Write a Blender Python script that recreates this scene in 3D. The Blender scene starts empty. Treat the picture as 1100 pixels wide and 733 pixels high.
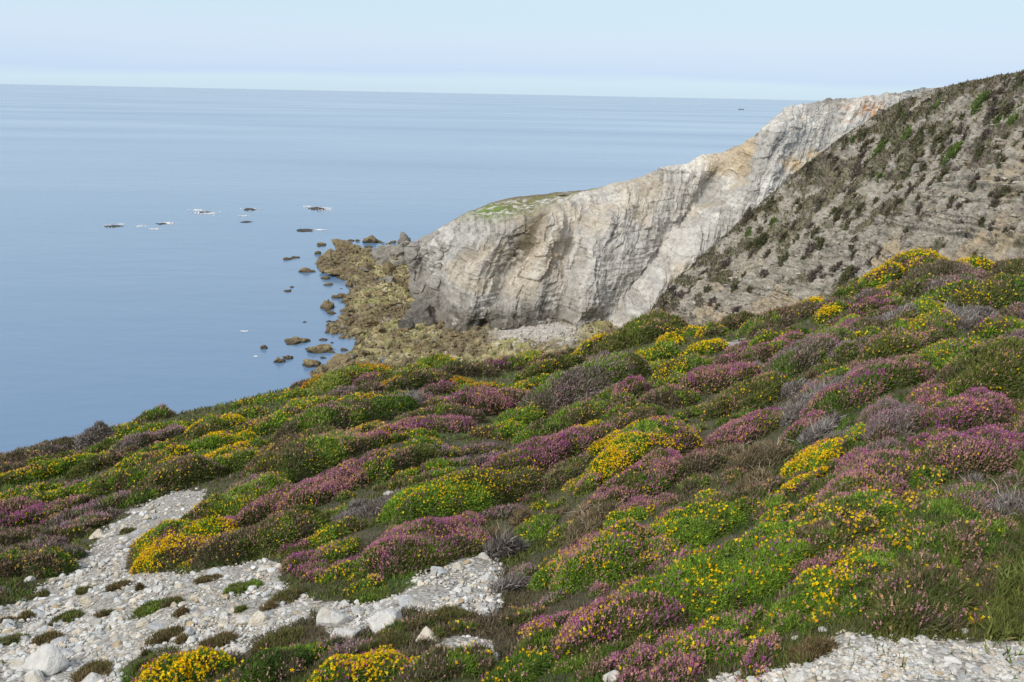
import bpy, math, random
import numpy as np
from mathutils import Matrix, Vector

rng = np.random.default_rng(11)
random.seed(11)
R = math.radians
scene = bpy.context.scene
C = scene.collection

# ------------------------------------------------------------------ camera, sky, sun, exposure
PW, PH, F = 1100.0, 733.0, 950.0            # photograph size and focal length in its pixels
CAMZ = 50.0                                  # eye height above the sea
PITCH = math.atan((366.5 - 101.0) / F)
ROLL = R(1.16)
CAMR = Matrix.Rotation(math.pi / 2 - PITCH, 3, 'X') @ Matrix.Rotation(ROLL, 3, 'Z')
cam = bpy.data.cameras.new('camera')
cam.sensor_width = 36.0
cam.lens = F / PW * 36.0
cam.clip_start, cam.clip_end = 0.1, 200000.0
camo = bpy.data.objects.new('camera', cam)
camo.matrix_world = Matrix.Translation((0, 0, CAMZ)) @ CAMR.to_4x4()
C.objects.link(camo)
scene.camera = camo

SUN = Vector((-0.52, -0.52, 0.70)).normalized()   # towards the sun
SUN_EL = math.asin(SUN.z)
SUN_AZ = math.atan2(SUN.x, SUN.y)
w = bpy.data.worlds.new('World'); scene.world = w; w.use_nodes = True
nt = w.node_tree; nt.nodes.clear()
def N(nt, t, **kw):
    n = nt.nodes.new(t)
    for k, v in kw.items(): setattr(n, k, v)
    return n
out = N(nt, 'ShaderNodeOutputWorld')
sky = N(nt, 'ShaderNodeTexSky', sky_type='NISHITA', sun_disc=False, sun_elevation=SUN_EL, sun_rotation=SUN_AZ)
bg1 = N(nt, 'ShaderNodeBackground'); bg1.inputs[1].default_value = 0.08
nt.links.new(sky.outputs[0], bg1.inputs[0])
tc = N(nt, 'ShaderNodeTexCoord'); sep = N(nt, 'ShaderNodeSeparateXYZ')
nt.links.new(tc.outputs['Generated'], sep.inputs[0])
mp = N(nt, 'ShaderNodeMapping'); mp.inputs['Scale'].default_value = (1.4, 1.4, 16)
nt.links.new(tc.outputs['Generated'], mp.inputs[0])
nz = N(nt, 'ShaderNodeTexNoise'); nz.inputs['Scale'].default_value = 1.6; nz.inputs['Detail'].default_value = 5
nt.links.new(mp.outputs[0], nz.inputs['Vector'])
ma = N(nt, 'ShaderNodeMath', operation='MULTIPLY_ADD'); ma.inputs[1].default_value = 0.034; ma.inputs[2].default_value = -0.017
nt.links.new(nz.outputs[0], ma.inputs[0])
ad = N(nt, 'ShaderNodeMath', operation='ADD')
nt.links.new(sep.outputs['Z'], ad.inputs[0]); nt.links.new(ma.outputs[0], ad.inputs[1])
cr = N(nt, 'ShaderNodeValToRGB')
el = cr.color_ramp.elements
el[0].position = 0.0; el[0].color = (0.51, 0.645, 0.75, 1)
el[1].position = 1.0; el[1].color = (0.52, 0.58, 0.66, 1)
for p, c in ((0.011, (0.52, 0.665, 0.77)), (0.020, (0.46, 0.595, 0.775)), (0.034, (0.495, 0.61, 0.77)), (0.055, (0.52, 0.63, 0.765)), (0.085, (0.505, 0.645, 0.75)), (0.12, (0.53, 0.66, 0.74)), (0.30, (0.60, 0.67, 0.76))):
    e = el.new(p); e.color = (*c, 1)
nt.links.new(ad.outputs[0], cr.inputs[0])
bg2 = N(nt, 'ShaderNodeBackground'); bg2.inputs[1].default_value = 1.0
nt.links.new(cr.outputs[0], bg2.inputs[0])
mx = N(nt, 'ShaderNodeMixShader'); mx.inputs[0].default_value = 0.85
nt.links.new(bg1.outputs[0], mx.inputs[1]); nt.links.new(bg2.outputs[0], mx.inputs[2])
nt.links.new(mx.outputs[0], out.inputs[0])

sl = bpy.data.lights.new('sun', 'SUN'); sl.energy = 2.2; sl.angle = R(16); sl.color = (1.0, 0.95, 0.87)
so = bpy.data.objects.new('sun', sl); so.rotation_euler = SUN.to_track_quat('Z', 'Y').to_euler(); so.location = (0, 0, 120)
C.objects.link(so)
vs = scene.view_settings
vs.view_transform = 'Standard'; vs.look = 'None'; vs.gamma = 1.0; vs.use_curve_mapping = False
vs.exposure = 0.4

# ------------------------------------------------------------------ maths helpers
CR = np.array(CAMR)
def ray(px, py):
    """slopes (t, s) = (x/y, z/y) of the line of sight through a photograph point"""
    px = np.asarray(px, float); py = np.asarray(py, float)
    d = np.stack([(px - PW / 2) / F, -(py - PH / 2) / F, -np.ones_like(px)], -1) @ CR.T
    return d[..., 0] / d[..., 1], d[..., 2] / d[..., 1]
def project(P):
    q = (np.asarray(P, float) - np.array([0, 0, CAMZ])) @ CR
    zz = np.minimum(q[..., 2], -0.05)
    return PW / 2 + F * q[..., 0] / -zz, PH / 2 - F * q[..., 1] / -zz
def point(px, py, d):
    t, s = ray(px, py)
    d = np.asarray(d, float)
    return np.stack([t * d, d + 0 * t, CAMZ + s * d], -1)
def on_plane(px, py, z):
    t, s = ray(px, py)
    d = (z - CAMZ) / s
    return np.stack([t * d, d, np.full_like(d, z)], -1)

def _h(i, j, k, seed):
    n = (i.astype(np.uint32) * np.uint32(374761393)) ^ (j.astype(np.uint32) * np.uint32(668265263)) ^ (k.astype(np.uint32) * np.uint32(2147483647 - 58)) ^ np.uint32((seed * 974711 + 12345) & 0xffffffff)
    n = (n ^ (n >> np.uint32(13))) * np.uint32(1274126177)
    n = (n ^ (n >> np.uint32(15))) * np.uint32(2246822519)
    n = n ^ (n >> np.uint32(16))
    return n.astype(np.float64) / 4294967295.0 * 2 - 1
def vnoise(x, y, z=0.0, seed=0):
    x, y, z = np.broadcast_arrays(np.asarray(x, float), np.asarray(y, float), np.asarray(z, float))
    fx, fy, fz = np.floor(x), np.floor(y), np.floor(z)
    i, j, k = fx.astype(np.int64), fy.astype(np.int64), fz.astype(np.int64)
    u, v, q = x - fx, y - fy, z - fz
    u = u * u * u * (u * (u * 6 - 15) + 10); v = v * v * v * (v * (v * 6 - 15) + 10); q = q * q * q * (q * (q * 6 - 15) + 10)
    r = 0
    for a in (0, 1):
        for b in (0, 1):
            for c in (0, 1):
                r = r + _h(i + a, j + b, k + c, seed) * (u if a else 1 - u) * (v if b else 1 - v) * (q if c else 1 - q)
    return r
def fbm(x, y, z=0.0, oct=4, seed=0, gain=0.5):
    r, a, f = 0, 1.0, 1.0
    for o in range(oct):
        r = r + a * vnoise(np.asarray(x) * f + o * 17.3, np.asarray(y) * f - o * 9.1, np.asarray(z) * f + o * 3.7, seed + o)
        a *= gain; f *= 2.03
    return r
def sstep(a, b, x):
    t = np.clip((x - a) / (b - a), 0, 1)
    return t * t * (3 - 2 * t)
def in_poly(px, py, poly):
    inside = np.zeros(np.shape(px), bool)
    n = len(poly)
    for a in range(n):
        x0, y0 = poly[a]; x1, y1 = poly[(a + 1) % n]
        if y0 == y1: continue
        c = ((y0 > py) != (y1 > py)) & (px < (x1 - x0) * (py - y0) / (y1 - y0) + x0)
        inside ^= c
    return inside
def catmull(P, n):
    """resample control points P[m, ...] to n samples along axis 0"""
    P = np.asarray(P, float); m = len(P)
    u = np.linspace(0, m - 1, n); i = np.minimum(u.astype(int), m - 2); f = (u - i).reshape((-1,) + (1,) * (P.ndim - 1))
    g = lambda k: P[np.clip(k, 0, m - 1)]
    p0, p1, p2, p3 = g(i - 1), g(i), g(i + 1), g(i + 2)
    return 0.5 * (2 * p1 + (p2 - p0) * f + (2 * p0 - 5 * p1 + 4 * p2 - p3) * f ** 2 + (3 * p1 - p0 - 3 * p2 + p3) * f ** 3)

# ------------------------------------------------------------------ mesh helpers
def mesh(name, V, Fc, col=None, mat=None, smooth=False):
    """V[n,3]; Fc[m,k] with k = 3 or 4; col[n,3] -> point colour attribute 'Col'"""
    V = np.ascontiguousarray(V, np.float32); Fc = np.ascontiguousarray(Fc, np.int32)
    me = bpy.data.meshes.new(name)
    me.vertices.add(len(V)); me.vertices.foreach_set('co', V.ravel())
    m, k = Fc.shape
    me.loops.add(m * k); me.loops.foreach_set('vertex_index', Fc.ravel())
    me.polygons.add(m)
    me.polygons.foreach_set('loop_start', np.arange(0, m * k, k, dtype=np.int32))
    try: me.polygons.foreach_set('loop_total', np.full(m, k, np.int32))
    except Exception: pass
    me.polygons.foreach_set('use_smooth', np.full(m, smooth, bool))
    if col is not None:
        a = me.attributes.new('Col', 'FLOAT_COLOR', 'POINT')
        c = np.ones((len(V), 4), np.float32); c[:, :3] = np.clip(col, 0, 1)
        a.data.foreach_set('color', c.ravel())
    me.update(calc_edges=True)
    if mat: me.materials.append(mat)
    return me
def link(name, me, parent=None, loc=None):
    o = bpy.data.objects.new(name, me); C.objects.link(o)
    if loc is not None: o.location = loc
    if parent is not None: o.parent = parent
    return o
def tag(o, label=None, cat=None, group=None, kind=None):
    if label: o['label'] = label
    if cat: o['category'] = cat
    if group: o['group'] = group
    if kind: o['kind'] = kind
    return o
def grid_faces(nr, nc):
    i = np.arange(nr * nc).reshape(nr, nc)
    return np.stack([i[:-1, :-1], i[:-1, 1:], i[1:, 1:], i[1:, :-1]], -1).reshape(-1, 4)
def cat_tris(parts):
    Vs, Fs, Cs, n = [], [], [], 0
    for v, f, c in parts:
        Vs.append(v); Fs.append(f + n); Cs.append(c); n += len(v)
    return np.concatenate(Vs), np.concatenate(Fs), np.concatenate(Cs)

# ------------------------------------------------------------------ materials
def base_mat(name):
    m = bpy.data.materials.new(name); m.use_nodes = True
    nt = m.node_tree
    return m, nt, nt.nodes['Principled BSDF'], nt.nodes['Material Output']
def plant_mat(name, trans=0.25, rough=0.6, spec=0.2):
    m, nt, b, o = base_mat(name)
    at = N(nt, 'ShaderNodeAttribute', attribute_name='Col')
    nt.links.new(at.outputs['Color'], b.inputs['Base Color'])
    b.inputs['Roughness'].default_value = rough; b.inputs['Specular IOR Level'].default_value = spec
    tr = N(nt, 'ShaderNodeBsdfTranslucent'); nt.links.new(at.outputs['Color'], tr.inputs[0])
    mx = N(nt, 'ShaderNodeMixShader'); mx.inputs[0].default_value = trans
    nt.links.new(b.outputs[0], mx.inputs[1]); nt.links.new(tr.outputs[0], mx.inputs[2])
    nt.links.new(mx.outputs[0], o.inputs[0])
    return m
def rock_mat(name, scales=((1.0, 0.5),), var=0.35, rough=0.9, varscale=2.0, bump=1.0, dist=0.05):
    """colour attribute times fine noise, plus bump from noise of the given scales (per metre)"""
    m, nt, b, o = base_mat(name)
    at = N(nt, 'ShaderNodeAttribute', attribute_name='Col')
    tc = N(nt, 'ShaderNodeTexCoord')
    n1 = N(nt, 'ShaderNodeTexNoise'); n1.inputs['Scale'].default_value = varscale; n1.inputs['Detail'].default_value = 8; n1.inputs['Roughness'].default_value = 0.7
    nt.links.new(tc.outputs['Object'], n1.inputs['Vector'])
    mr = N(nt, 'ShaderNodeMapRange'); mr.inputs[1].default_value = 0.3; mr.inputs[2].default_value = 0.7; mr.inputs[3].default_value = 1 - var; mr.inputs[4].default_value = 1 + var
    nt.links.new(n1.outputs[0], mr.inputs[0])
    mu = N(nt, 'ShaderNodeVectorMath', operation='SCALE')
    nt.links.new(at.outputs['Color'], mu.inputs[0]); nt.links.new(mr.outputs[0], mu.inputs['Scale'])
    nt.links.new(mu.outputs[0], b.inputs['Base Color'])
    b.inputs['Roughness'].default_value = rough; b.inputs['Specular IOR Level'].default_value = 0.25
    prev = None
    for sc, st in scales:
        nn = N(nt, 'ShaderNodeTexNoise'); nn.inputs['Scale'].default_value = sc; nn.inputs['Detail'].default_value = 6; nn.inputs['Roughness'].default_value = 0.65
        nt.links.new(tc.outputs['Object'], nn.inputs['Vector'])
        bp = N(nt, 'ShaderNodeBump'); bp.inputs['Strength'].default_value = st * bump; bp.inputs['Distance'].default_value = dist / sc * 2
        nt.links.new(nn.outputs[0], bp.inputs['Height'])
        if prev: nt.links.new(prev.outputs[0], bp.inputs['Normal'])
        prev = bp
    nt.links.new(prev.outputs[0], b.inputs['Normal'])
    return m
M_LEAF = plant_mat('heath_foliage', 0.32)
M_PETAL = plant_mat('blossom', 0.3, 0.7, 0.1)
M_TWIG = plant_mat('dry_twig', 0.0, 0.85, 0.1)
M_STONE = rock_mat('quartzite_stone', ((9, 0.7), (40, 0.5)), 0.22, 0.85, 14.0, 1.0, 0.3)
M_GRAVEL = rock_mat('gravel_grains', ((60, 0.4),), 0.12, 0.9, 40.0, 1.0, 0.3)
M_CLIFF = rock_mat('cliff_rock', ((0.8, 0.6), (3.0, 0.6)), 0.30, 0.92, 0.9, 1.0, 0.5)
M_HILL = rock_mat('hillside_rock', ((1.2, 0.7), (5.0, 0.6)), 0.45, 0.95, 1.8, 1.0, 0.5)
M_SHORE = rock_mat('shore_rock', ((0.9, 0.7), (3.0, 0.6)), 0.4, 0.8, 1.2, 1.0, 0.5)
M_BOULDER = rock_mat('weed_boulder', ((0.7, 0.7), (3.0, 0.7)), 0.4, 0.8, 1.0, 1.0, 0.5)

# ground of the heath: soil and pale gravel picked by the mask in the attribute
def ground_mat():
    m, nt, b, o = base_mat('heath_ground')
    tc = N(nt, 'ShaderNodeTexCoord')
    at = N(nt, 'ShaderNodeAttribute', attribute_name='Col')
    se = N(nt, 'ShaderNodeSeparateColor'); nt.links.new(at.outputs['Color'], se.inputs[0])
    vo = N(nt, 'ShaderNodeTexVoronoi'); vo.inputs['Scale'].default_value = 38; nt.links.new(tc.outputs['Object'], vo.inputs['Vector'])
    ng = N(nt, 'ShaderNodeTexNoise'); ng.inputs['Scale'].default_value = 6; ng.inputs['Detail'].default_value = 8; nt.links.new(tc.outputs['Object'], ng.inputs['Vector'])
    r1 = N(nt, 'ShaderNodeValToRGB')
    r1.color_ramp.elements[0].color = (0.22, 0.195, 0.16, 1); r1.color_ramp.elements[1].color = (0.46, 0.43, 0.38, 1)
    s2 = N(nt, 'ShaderNodeSeparateColor'); nt.links.new(vo.outputs['Color'], s2.inputs[0]); nt.links.new(s2.outputs[0], r1.inputs[0])
    r2 = N(nt, 'ShaderNodeValToRGB')
    r2.color_ramp.elements[0].position = 0.35; r2.color_ramp.elements[0].color = (0.045, 0.042, 0.018, 1)
    r2.color_ramp.elements[1].position = 0.7; r2.color_ramp.elements[1].color = (0.10, 0.085, 0.045, 1)
    nt.links.new(ng.outputs[0], r2.inputs[0])
    ad = N(nt, 'ShaderNodeMath', operation='MULTIPLY_ADD'); ad.inputs[1].default_value = 0.9; nt.links.new(ng.outputs[0], ad.inputs[0]); ad.inputs[2].default_value = -0.45
    a2 = N(nt, 'ShaderNodeMath', operation='ADD'); nt.links.new(ad.outputs[0], a2.inputs[0]); nt.links.new(se.outputs[0], a2.inputs[1])
    mr = N(nt, 'ShaderNodeMapRange'); mr.inputs[1].default_value = 0.4; mr.inputs[2].default_value = 0.6; nt.links.new(a2.outputs[0], mr.inputs[0])
    mi = N(nt, 'ShaderNodeMix', data_type='RGBA'); nt.links.new(mr.outputs[0], mi.inputs['Factor'])
    nt.links.new(r2.outputs[0], mi.inputs[6]); nt.links.new(r1.outputs[0], mi.inputs[7])
    nt.links.new(mi.outputs[2], b.inputs['Base Color'])
    b.inputs['Roughness'].default_value = 0.95
    bp = N(nt, 'ShaderNodeBump'); bp.inputs['Strength'].default_value = 0.8; bp.inputs['Distance'].default_value = 0.02; nt.links.new(vo.outputs['Distance'], bp.inputs['Height']); bp.invert = True
    nt.links.new(bp.outputs[0], b.inputs['Normal'])
    return m
M_GROUND = ground_mat()

def sea_mat():
    m, nt, b, o = base_mat('sea_water')
    tc = N(nt, 'ShaderNodeTexCoord')
    mp = N(nt, 'ShaderNodeMapping'); mp.inputs['Rotation'].default_value = (0, 0, R(12)); mp.inputs['Scale'].default_value = (0.45, 1.0, 1)
    nt.links.new(tc.outputs['Object'], mp.inputs[0])
    prev = None
    for sc, st, di in ((0.035, 0.14, 3.0), (0.16, 0.22, 0.7), (0.6, 0.22, 0.18)):
        nn = N(nt, 'ShaderNodeTexNoise'); nn.inputs['Scale'].default_value = sc; nn.inputs['Detail'].default_value = 4
        nt.links.new(mp.outputs[0], nn.inputs['Vector'])
        bp = N(nt, 'ShaderNodeBump'); bp.inputs['Strength'].default_value = st; bp.inputs['Distance'].default_value = di
        nt.links.new(nn.outputs[0], bp.inputs['Height'])
        if prev: nt.links.new(prev.outputs[0], bp.inputs['Normal'])
        prev = bp
    nt.links.new(prev.outputs[0], b.inputs['Normal'])
    # wind streaks: broad calmer and rougher bands
    m2 = N(nt, 'ShaderNodeMapping'); m2.inputs['Scale'].default_value = (0.0011, 0.0045, 1); m2.inputs['Rotation'].default_value = (0, 0, R(-8))
    nt.links.new(tc.outputs['Object'], m2.inputs[0])
    n2 = N(nt, 'ShaderNodeTexNoise'); n2.inputs['Scale'].default_value = 1.0; n2.inputs['Detail'].default_value = 5; nt.links.new(m2.outputs[0], n2.inputs['Vector'])
    mr = N(nt, 'ShaderNodeMapRange'); mr.inputs[1].default_value = 0.35; mr.inputs[2].default_value = 0.65; mr.inputs[3].default_value = 0.12; mr.inputs[4].default_value = 0.22
    nt.links.new(n2.outputs[0], mr.inputs[0]); nt.links.new(mr.outputs[0], b.inputs['Roughness'])
    rc = N(nt, 'ShaderNodeValToRGB'); rc.color_ramp.elements[0].position = 0.3; rc.color_ramp.elements[1].position = 0.7
    rc.color_ramp.elements[0].color = (0.116, 0.205, 0.325, 1); rc.color_ramp.elements[1].color = (0.132, 0.226, 0.35, 1)
    nt.links.new(n2.outputs[0], rc.inputs[0]); nt.links.new(rc.outputs[0], b.inputs['Base Color'])
    b.inputs['IOR'].default_value = 1.33
    return m
M_SEA = sea_mat()
def plain_mat(name, col, rough=0.6):
    m, nt, b, o = base_mat(name)
    n = N(nt, 'ShaderNodeTexNoise'); n.inputs['Scale'].default_value = 3
    mx = N(nt, 'ShaderNodeMix', data_type='RGBA'); mx.inputs[6].default_value = (*[c * 0.85 for c in col], 1); mx.inputs[7].default_value = (*[min(1, c * 1.12) for c in col], 1)
    nt.links.new(n.outputs[0], mx.inputs['Factor']); nt.links.new(mx.outputs[2], b.inputs['Base Color'])
    b.inputs['Roughness'].default_value = rough
    return m

# ------------------------------------------------------------------ heath terrain (foreground slope)
SIL = np.array([(-250, 520), (-120, 505), (0, 497), (45, 489), (90, 478), (130, 462), (160, 453), (230, 439), (300, 423), (350, 412), (400, 402), (450, 391), (500, 390),
                (560, 394), (600, 388), (640, 372), (700, 356), (760, 356), (830, 346), (890, 325), (930, 308), (1000, 297), (1060, 293), (1100, 294), (1220, 290), (1350, 285)], float)
SIL_T, SIL_S = ray(SIL[:, 0], SIL[:, 1])
_ts = np.linspace(-1.3, 1.3, 521)
_ss = np.interp(_ts, SIL_T, SIL_S)
_k = np.exp(-0.5 * (np.arange(-15, 16) / 6.0) ** 2); _k /= _k.sum()
_ss = np.convolve(np.pad(_ss, 15, mode='edge'), _k, 'valid')
_ys = np.interp(_ts, [-0.75, -0.3, 0.0, 0.25, 0.45, 0.75], [38, 50, 55, 42, 32, 30])
H0 = 1.9
def Hrel(x, y):
    """height of the heath relative to the eye"""
    x = np.asarray(x, float); y = np.asarray(y, float)
    Y = np.maximum(y, 3.0)
    t = np.clip(x / Y, -1.3, 1.3)
    s = np.interp(t, _ts, _ss); ys = np.interp(t, _ts, _ys)
    z = -H0 + Y * (s + 2 * H0 / ys) - H0 * (Y / ys) ** 2
    z = z - 0.022 * np.maximum(Y - ys, 0) ** 2
    z = z + (y - Y) * -0.18
    z = z + 0.10 * vnoise(x * 0.35, y * 0.35, 0, 5) * sstep(2, 8, Y) + 0.22 * vnoise(x * 0.14, y * 0.14, 0, 6) * sstep(4, 16, Y) * (1 - sstep(0.75, 1.0, Y / ys))
    return np.maximum(z, -CAMZ - 3)
def HZ(x, y): return Hrel(x, y) + CAMZ
_yy = np.geomspace(2.0, 75, 700)
def hit(px, py):
    """where the line of sight through (px, py) meets the heath: x, y (nan if it passes over)"""
    t, s = ray(np.atleast_1d(px), np.atleast_1d(py))
    X = t[:, None] * _yy; Z = s[:, None] * _yy
    below = Z <= Hrel(X, np.broadcast_to(_yy, X.shape))
    i = below.argmax(1)
    y = _yy[i]; y = np.where(below.any(1), y, np.nan)
    return t * y, y

G_POLYS = [
    [(150, 545), (175, 532), (205, 525), (228, 530), (208, 545), (212, 553), (196, 562), (180, 574), (150, 592), (132, 606), (150, 614), (215, 616), (245, 608), (275, 602), (302, 606), (302, 625), (332, 640), (348, 652), (330, 664), (300, 676), (275, 692), (262, 702), (180, 698), (132, 714), (130, 760), (-80, 760), (-80, 672), (0, 655), (30, 645), (55, 615), (85, 594), (100, 585), (112, 570), (130, 558)],
    [(440, 628), (460, 605), (500, 598), (524, 588), (536, 600), (537, 650), (520, 664), (500, 656), (430, 657), (400, 672), (366, 690), (340, 670), (345, 652), (380, 646), (430, 640)],
    [(745, 760), (775, 726), (830, 720), (872, 712), (882, 690), (905, 680), (960, 688), (1330, 690), (1330, 760)],
    [(-30, 552), (-5, 536), (12, 535), (4, 546)], [(470, 692), (500, 684), (530, 690), (535, 712), (500, 715), (478, 705)], [(758, 372), (790, 364), (800, 368), (775, 374)],
]
def gravel(px, py):
    g = np.zeros(np.shape(px), bool)
    for p in G_POLYS: g |= in_poly(px, py, p)
    return g
def gravel_w(x, y, jit=0.0):
    px, py = project(np.stack([x, y, HZ(x, y)], -1))
    if jit: px = px + jit * vnoise(x * 5, y * 5, 0, 31); py = py + 0.5 * jit * vnoise(x * 5, y * 5, 0, 32)
    return gravel(px, py) & (np.asarray(y) > 1.2)

rows = np.concatenate([np.linspace(-6, 2.6, 22), np.geomspace(2.7, 100, 420)])
tt = np.linspace(-1.15, 1.15, 420)
Yg, Tg = np.meshgrid(rows, tt, indexing='ij')
Xg = Tg * np.maximum(Yg, 3.0) * 1.0
Zg = HZ(Xg, Yg)
gm = gravel_w(Xg.ravel(), Yg.ravel(), 7.0).astype(float)
Zg = Zg.ravel() + 0.02 * vnoise(Xg.ravel() * 4, Yg.ravel() * 4, 0, 9)
me = mesh('hill', np.stack([Xg.ravel(), Yg.ravel(), Zg], -1), grid_faces(*Yg.shape)[:, ::-1], np.repeat(gm[:, None], 3, 1), M_GROUND, True)
tag(link('hill', me), kind='structure')

# ------------------------------------------------------------------ sea
S = 90000.0
seg = np.concatenate([-np.geomspace(S, 60, 12), np.geomspace(60, S, 12)])
sx, sy = np.meshgrid(seg, seg + 180, indexing='xy')
me = mesh('sea', np.stack([sx.ravel(), sy.ravel(), 0 * sx.ravel()], -1), grid_faces(24, 24), None, M_SEA, False)
tag(link('sea', me), kind='structure')

# ------------------------------------------------------------------ the pale cliff
A = [  # stations along the headland: crest, lip, middle, foot as (px, py, distance)
    [(470, 262, 262), (470, 270, 262), (470, 285, 262), (470, 302, 262)],
    [(450, 262, 232), (449, 270, 232), (449, 290, 231), (450, 306, 231)],
    [(441, 264, 208), (440, 272, 207), (441, 293, 206), (444, 318, 204)],
    [(455, 256, 211), (455, 263, 207), (458, 295, 203), (462, 333, 196)],
    [(478, 243, 214), (472, 262, 202), (473, 300, 195), (474, 354, 181)],
    [(505, 227, 218), (500, 252, 198), (500, 300, 186), (500, 362, 177)],
    [(545, 213, 221), (535, 250, 197), (532, 300, 186), (530, 364, 176)],
    [(590, 208, 223), (580, 240, 201), (575, 300, 190), (570, 364, 184)],
    [(640, 203, 224), (630, 220, 210), (620, 290, 194), (610, 366, 184)],
    [(700, 187, 224), (690, 200, 214), (670, 280, 195), (655, 373, 177)],
    [(765, 168, 228), (750, 184, 219), (722, 270, 200), (700, 376, 181)],
    [(808, 150, 228), (797, 164, 221), (766, 260, 202), (735, 380, 185)],
    [(848, 118, 226), (838, 134, 218), (802, 250, 201), (770, 384, 187)],
    [(900, 108, 230), (893, 124, 222), (855, 250, 204), (812, 384, 189)],
    [(950, 103, 234), (947, 120, 226), (922, 250, 209), (880, 384, 193)],
    [(1000, 95, 242), (997, 115, 234), (982, 250, 216), (960, 384, 201)],
    [(1080, 88, 256), (1078, 110, 248), (1070, 250, 230), (1050, 384, 215)],
]
A = np.array(A, float)
NU, NV = 760, 300
g = catmull(A, NU)                                   # NU x 4 x 3
g = np.stack([catmull(g[:, r0:r0 + 1][:, 0], NU) if False else g[:, r0] for r0 in range(4)], 1)
# rows: denser interpolation from crest to foot
vv = np.linspace(0, 3, NV)
gv = np.zeros((NU, NV, 3))
for c in range(3):
    ctrl = g[:, :, c].T                              # 4 x NU
    gv[:, :, c] = catmull(ctrl, NV).T
PX, PY, DD = gv[..., 0], gv[..., 1], gv[..., 2]
def ridge(px, py, line, wid, amt):
    xs = np.interp(py, [p[1] for p in line], [p[0] for p in line])
    return amt * np.exp(-((px - xs) / wid) ** 2)
DD = DD + ridge(PX, PY, [(852, 118), (815, 160), (770, 235), (720, 300), (690, 350)], 28, -5) * sstep(118, 145, PY)
DD = DD + ridge(PX, PY, [(800, 160), (752, 215), (700, 280), (650, 350)], 20, 6) * sstep(165, 200, PY)
DD = DD + ridge(PX, PY, [(606, 212), (590, 250), (585, 300), (575, 350)], 18, -3) * sstep(215, 245, PY)
DD = DD + ridge(PX, PY, [(575, 225), (560, 262), (545, 300), (520, 350)], 14, 3) * sstep(225, 255, PY)
DD = DD + ridge(PX, PY, [(478, 250), (476, 300), (472, 350)], 5, 3.5) * sstep(258, 275, PY)
DD = DD + ridge(PX, PY, [(680, 200), (640, 260), (622, 350)], 18, -4) * sstep(205, 240, PY)
DD = DD + ridge(PX, PY, [(527, 340), (524, 350), (522, 360)], 6, 7) * sstep(342, 348, PY)     # small sea cave at the foot
P = point(PX, PY, DD)
def displace(P, disp):
    du = np.gradient(P, axis=0); dv = np.gradient(P, axis=1)
    n = np.cross(du, dv); n /= np.linalg.norm(n, axis=-1, keepdims=True) + 1e-9
    flip = np.sum(n * (P - np.array([0, 0, CAMZ])), -1) > 0
    n[flip] *= -1
    return P + n * disp[..., None], n
x, y, z = P[..., 0], P[..., 1], P[..., 2]
q = z + 0.10 * x - 0.06 * y + 0.7 * vnoise(x * 0.04, y * 0.04, z * 0.04, 41)
def ledges(q, per, seed):
    i = np.floor(q / per); f = q / per - i
    a = _h(i.astype(np.int64), i.astype(np.int64) * 3, i.astype(np.int64) * 0, seed); b = _h(i.astype(np.int64) + 1, (i.astype(np.int64) + 1) * 3, i.astype(np.int64) * 0, seed)
    return a + (b - a) * sstep(0.75, 1.0, f)
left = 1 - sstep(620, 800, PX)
strata = ledges(q, 1.1, 3) * 0.28 + ledges(q, 0.45, 4) * 0.13
al = x * 0.9 + y * 0.2 - z * 0.55 + 1.2 * vnoise(x * .06, y * .06, z * .06, 58)                  # joints lean up to the right
joint = 1 - np.abs(fbm(al * 0.22, z * 0.035, y * 0.03, 4, 51)) * 2
joint2 = 1 - np.abs(fbm(al * 0.6, z * 0.10, y * 0.1, 3, 52)) * 2
edge = sstep(0, 0.7, vv)[None, :] * np.ones((NU, 1))
joint3 = 1 - np.abs(fbm(al * 1.6 + z * 0.1, z * 0.30, y * 0.3, 3, 55)) * 2
def blocks(a, b, pa, pb, seed):
    row = np.floor(b / pb); aa = a / pa + 0.5 * _h(row.astype(np.int64), row.astype(np.int64) * 0, row.astype(np.int64) * 0, seed)
    col_ = np.floor(aa); fa, fb = aa - col_, b / pb - row
    v_ = _h(row.astype(np.int64), col_.astype(np.int64), col_.astype(np.int64) * 0 + 3, seed + 1)
    e_ = np.minimum(np.minimum(fa, 1 - fa) * pa, np.minimum(fb, 1 - fb) * pb)
    return v_, e_
wq = q + 0.5 * fbm(x * .15, y * .15, z * .15, 2, 56); wa = al + 0.9 * fbm(x * .12, y * .12, z * .12, 3, 57)
b1, e1 = blocks(wa, wq, 3.6, 7.5, 61); b2, e2 = blocks(wa + .5 * b1, wq - 0.2 * wa, 1.5, 2.6, 63); b3, e3 = blocks(wa, wq + 0.4 * wa, 0.9, 0.7, 65)
disp = 0.36 * b1 + 0.28 * b2 + 0.14 * b3 + strata * (0.06 + 0.50 * left) + 0.34 * joint + 0.12 * joint2 + 1.1 * fbm(x * 0.08, y * 0.08, z * 0.08, 3, 53) + 0.30 * fbm(x * 0.4, y * 0.4, z * 0.5, 4, 54)
disp = disp * (0.2 + 0.8 * edge)
P2, nrm = displace(P, disp)
up = nrm[..., 2]
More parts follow.
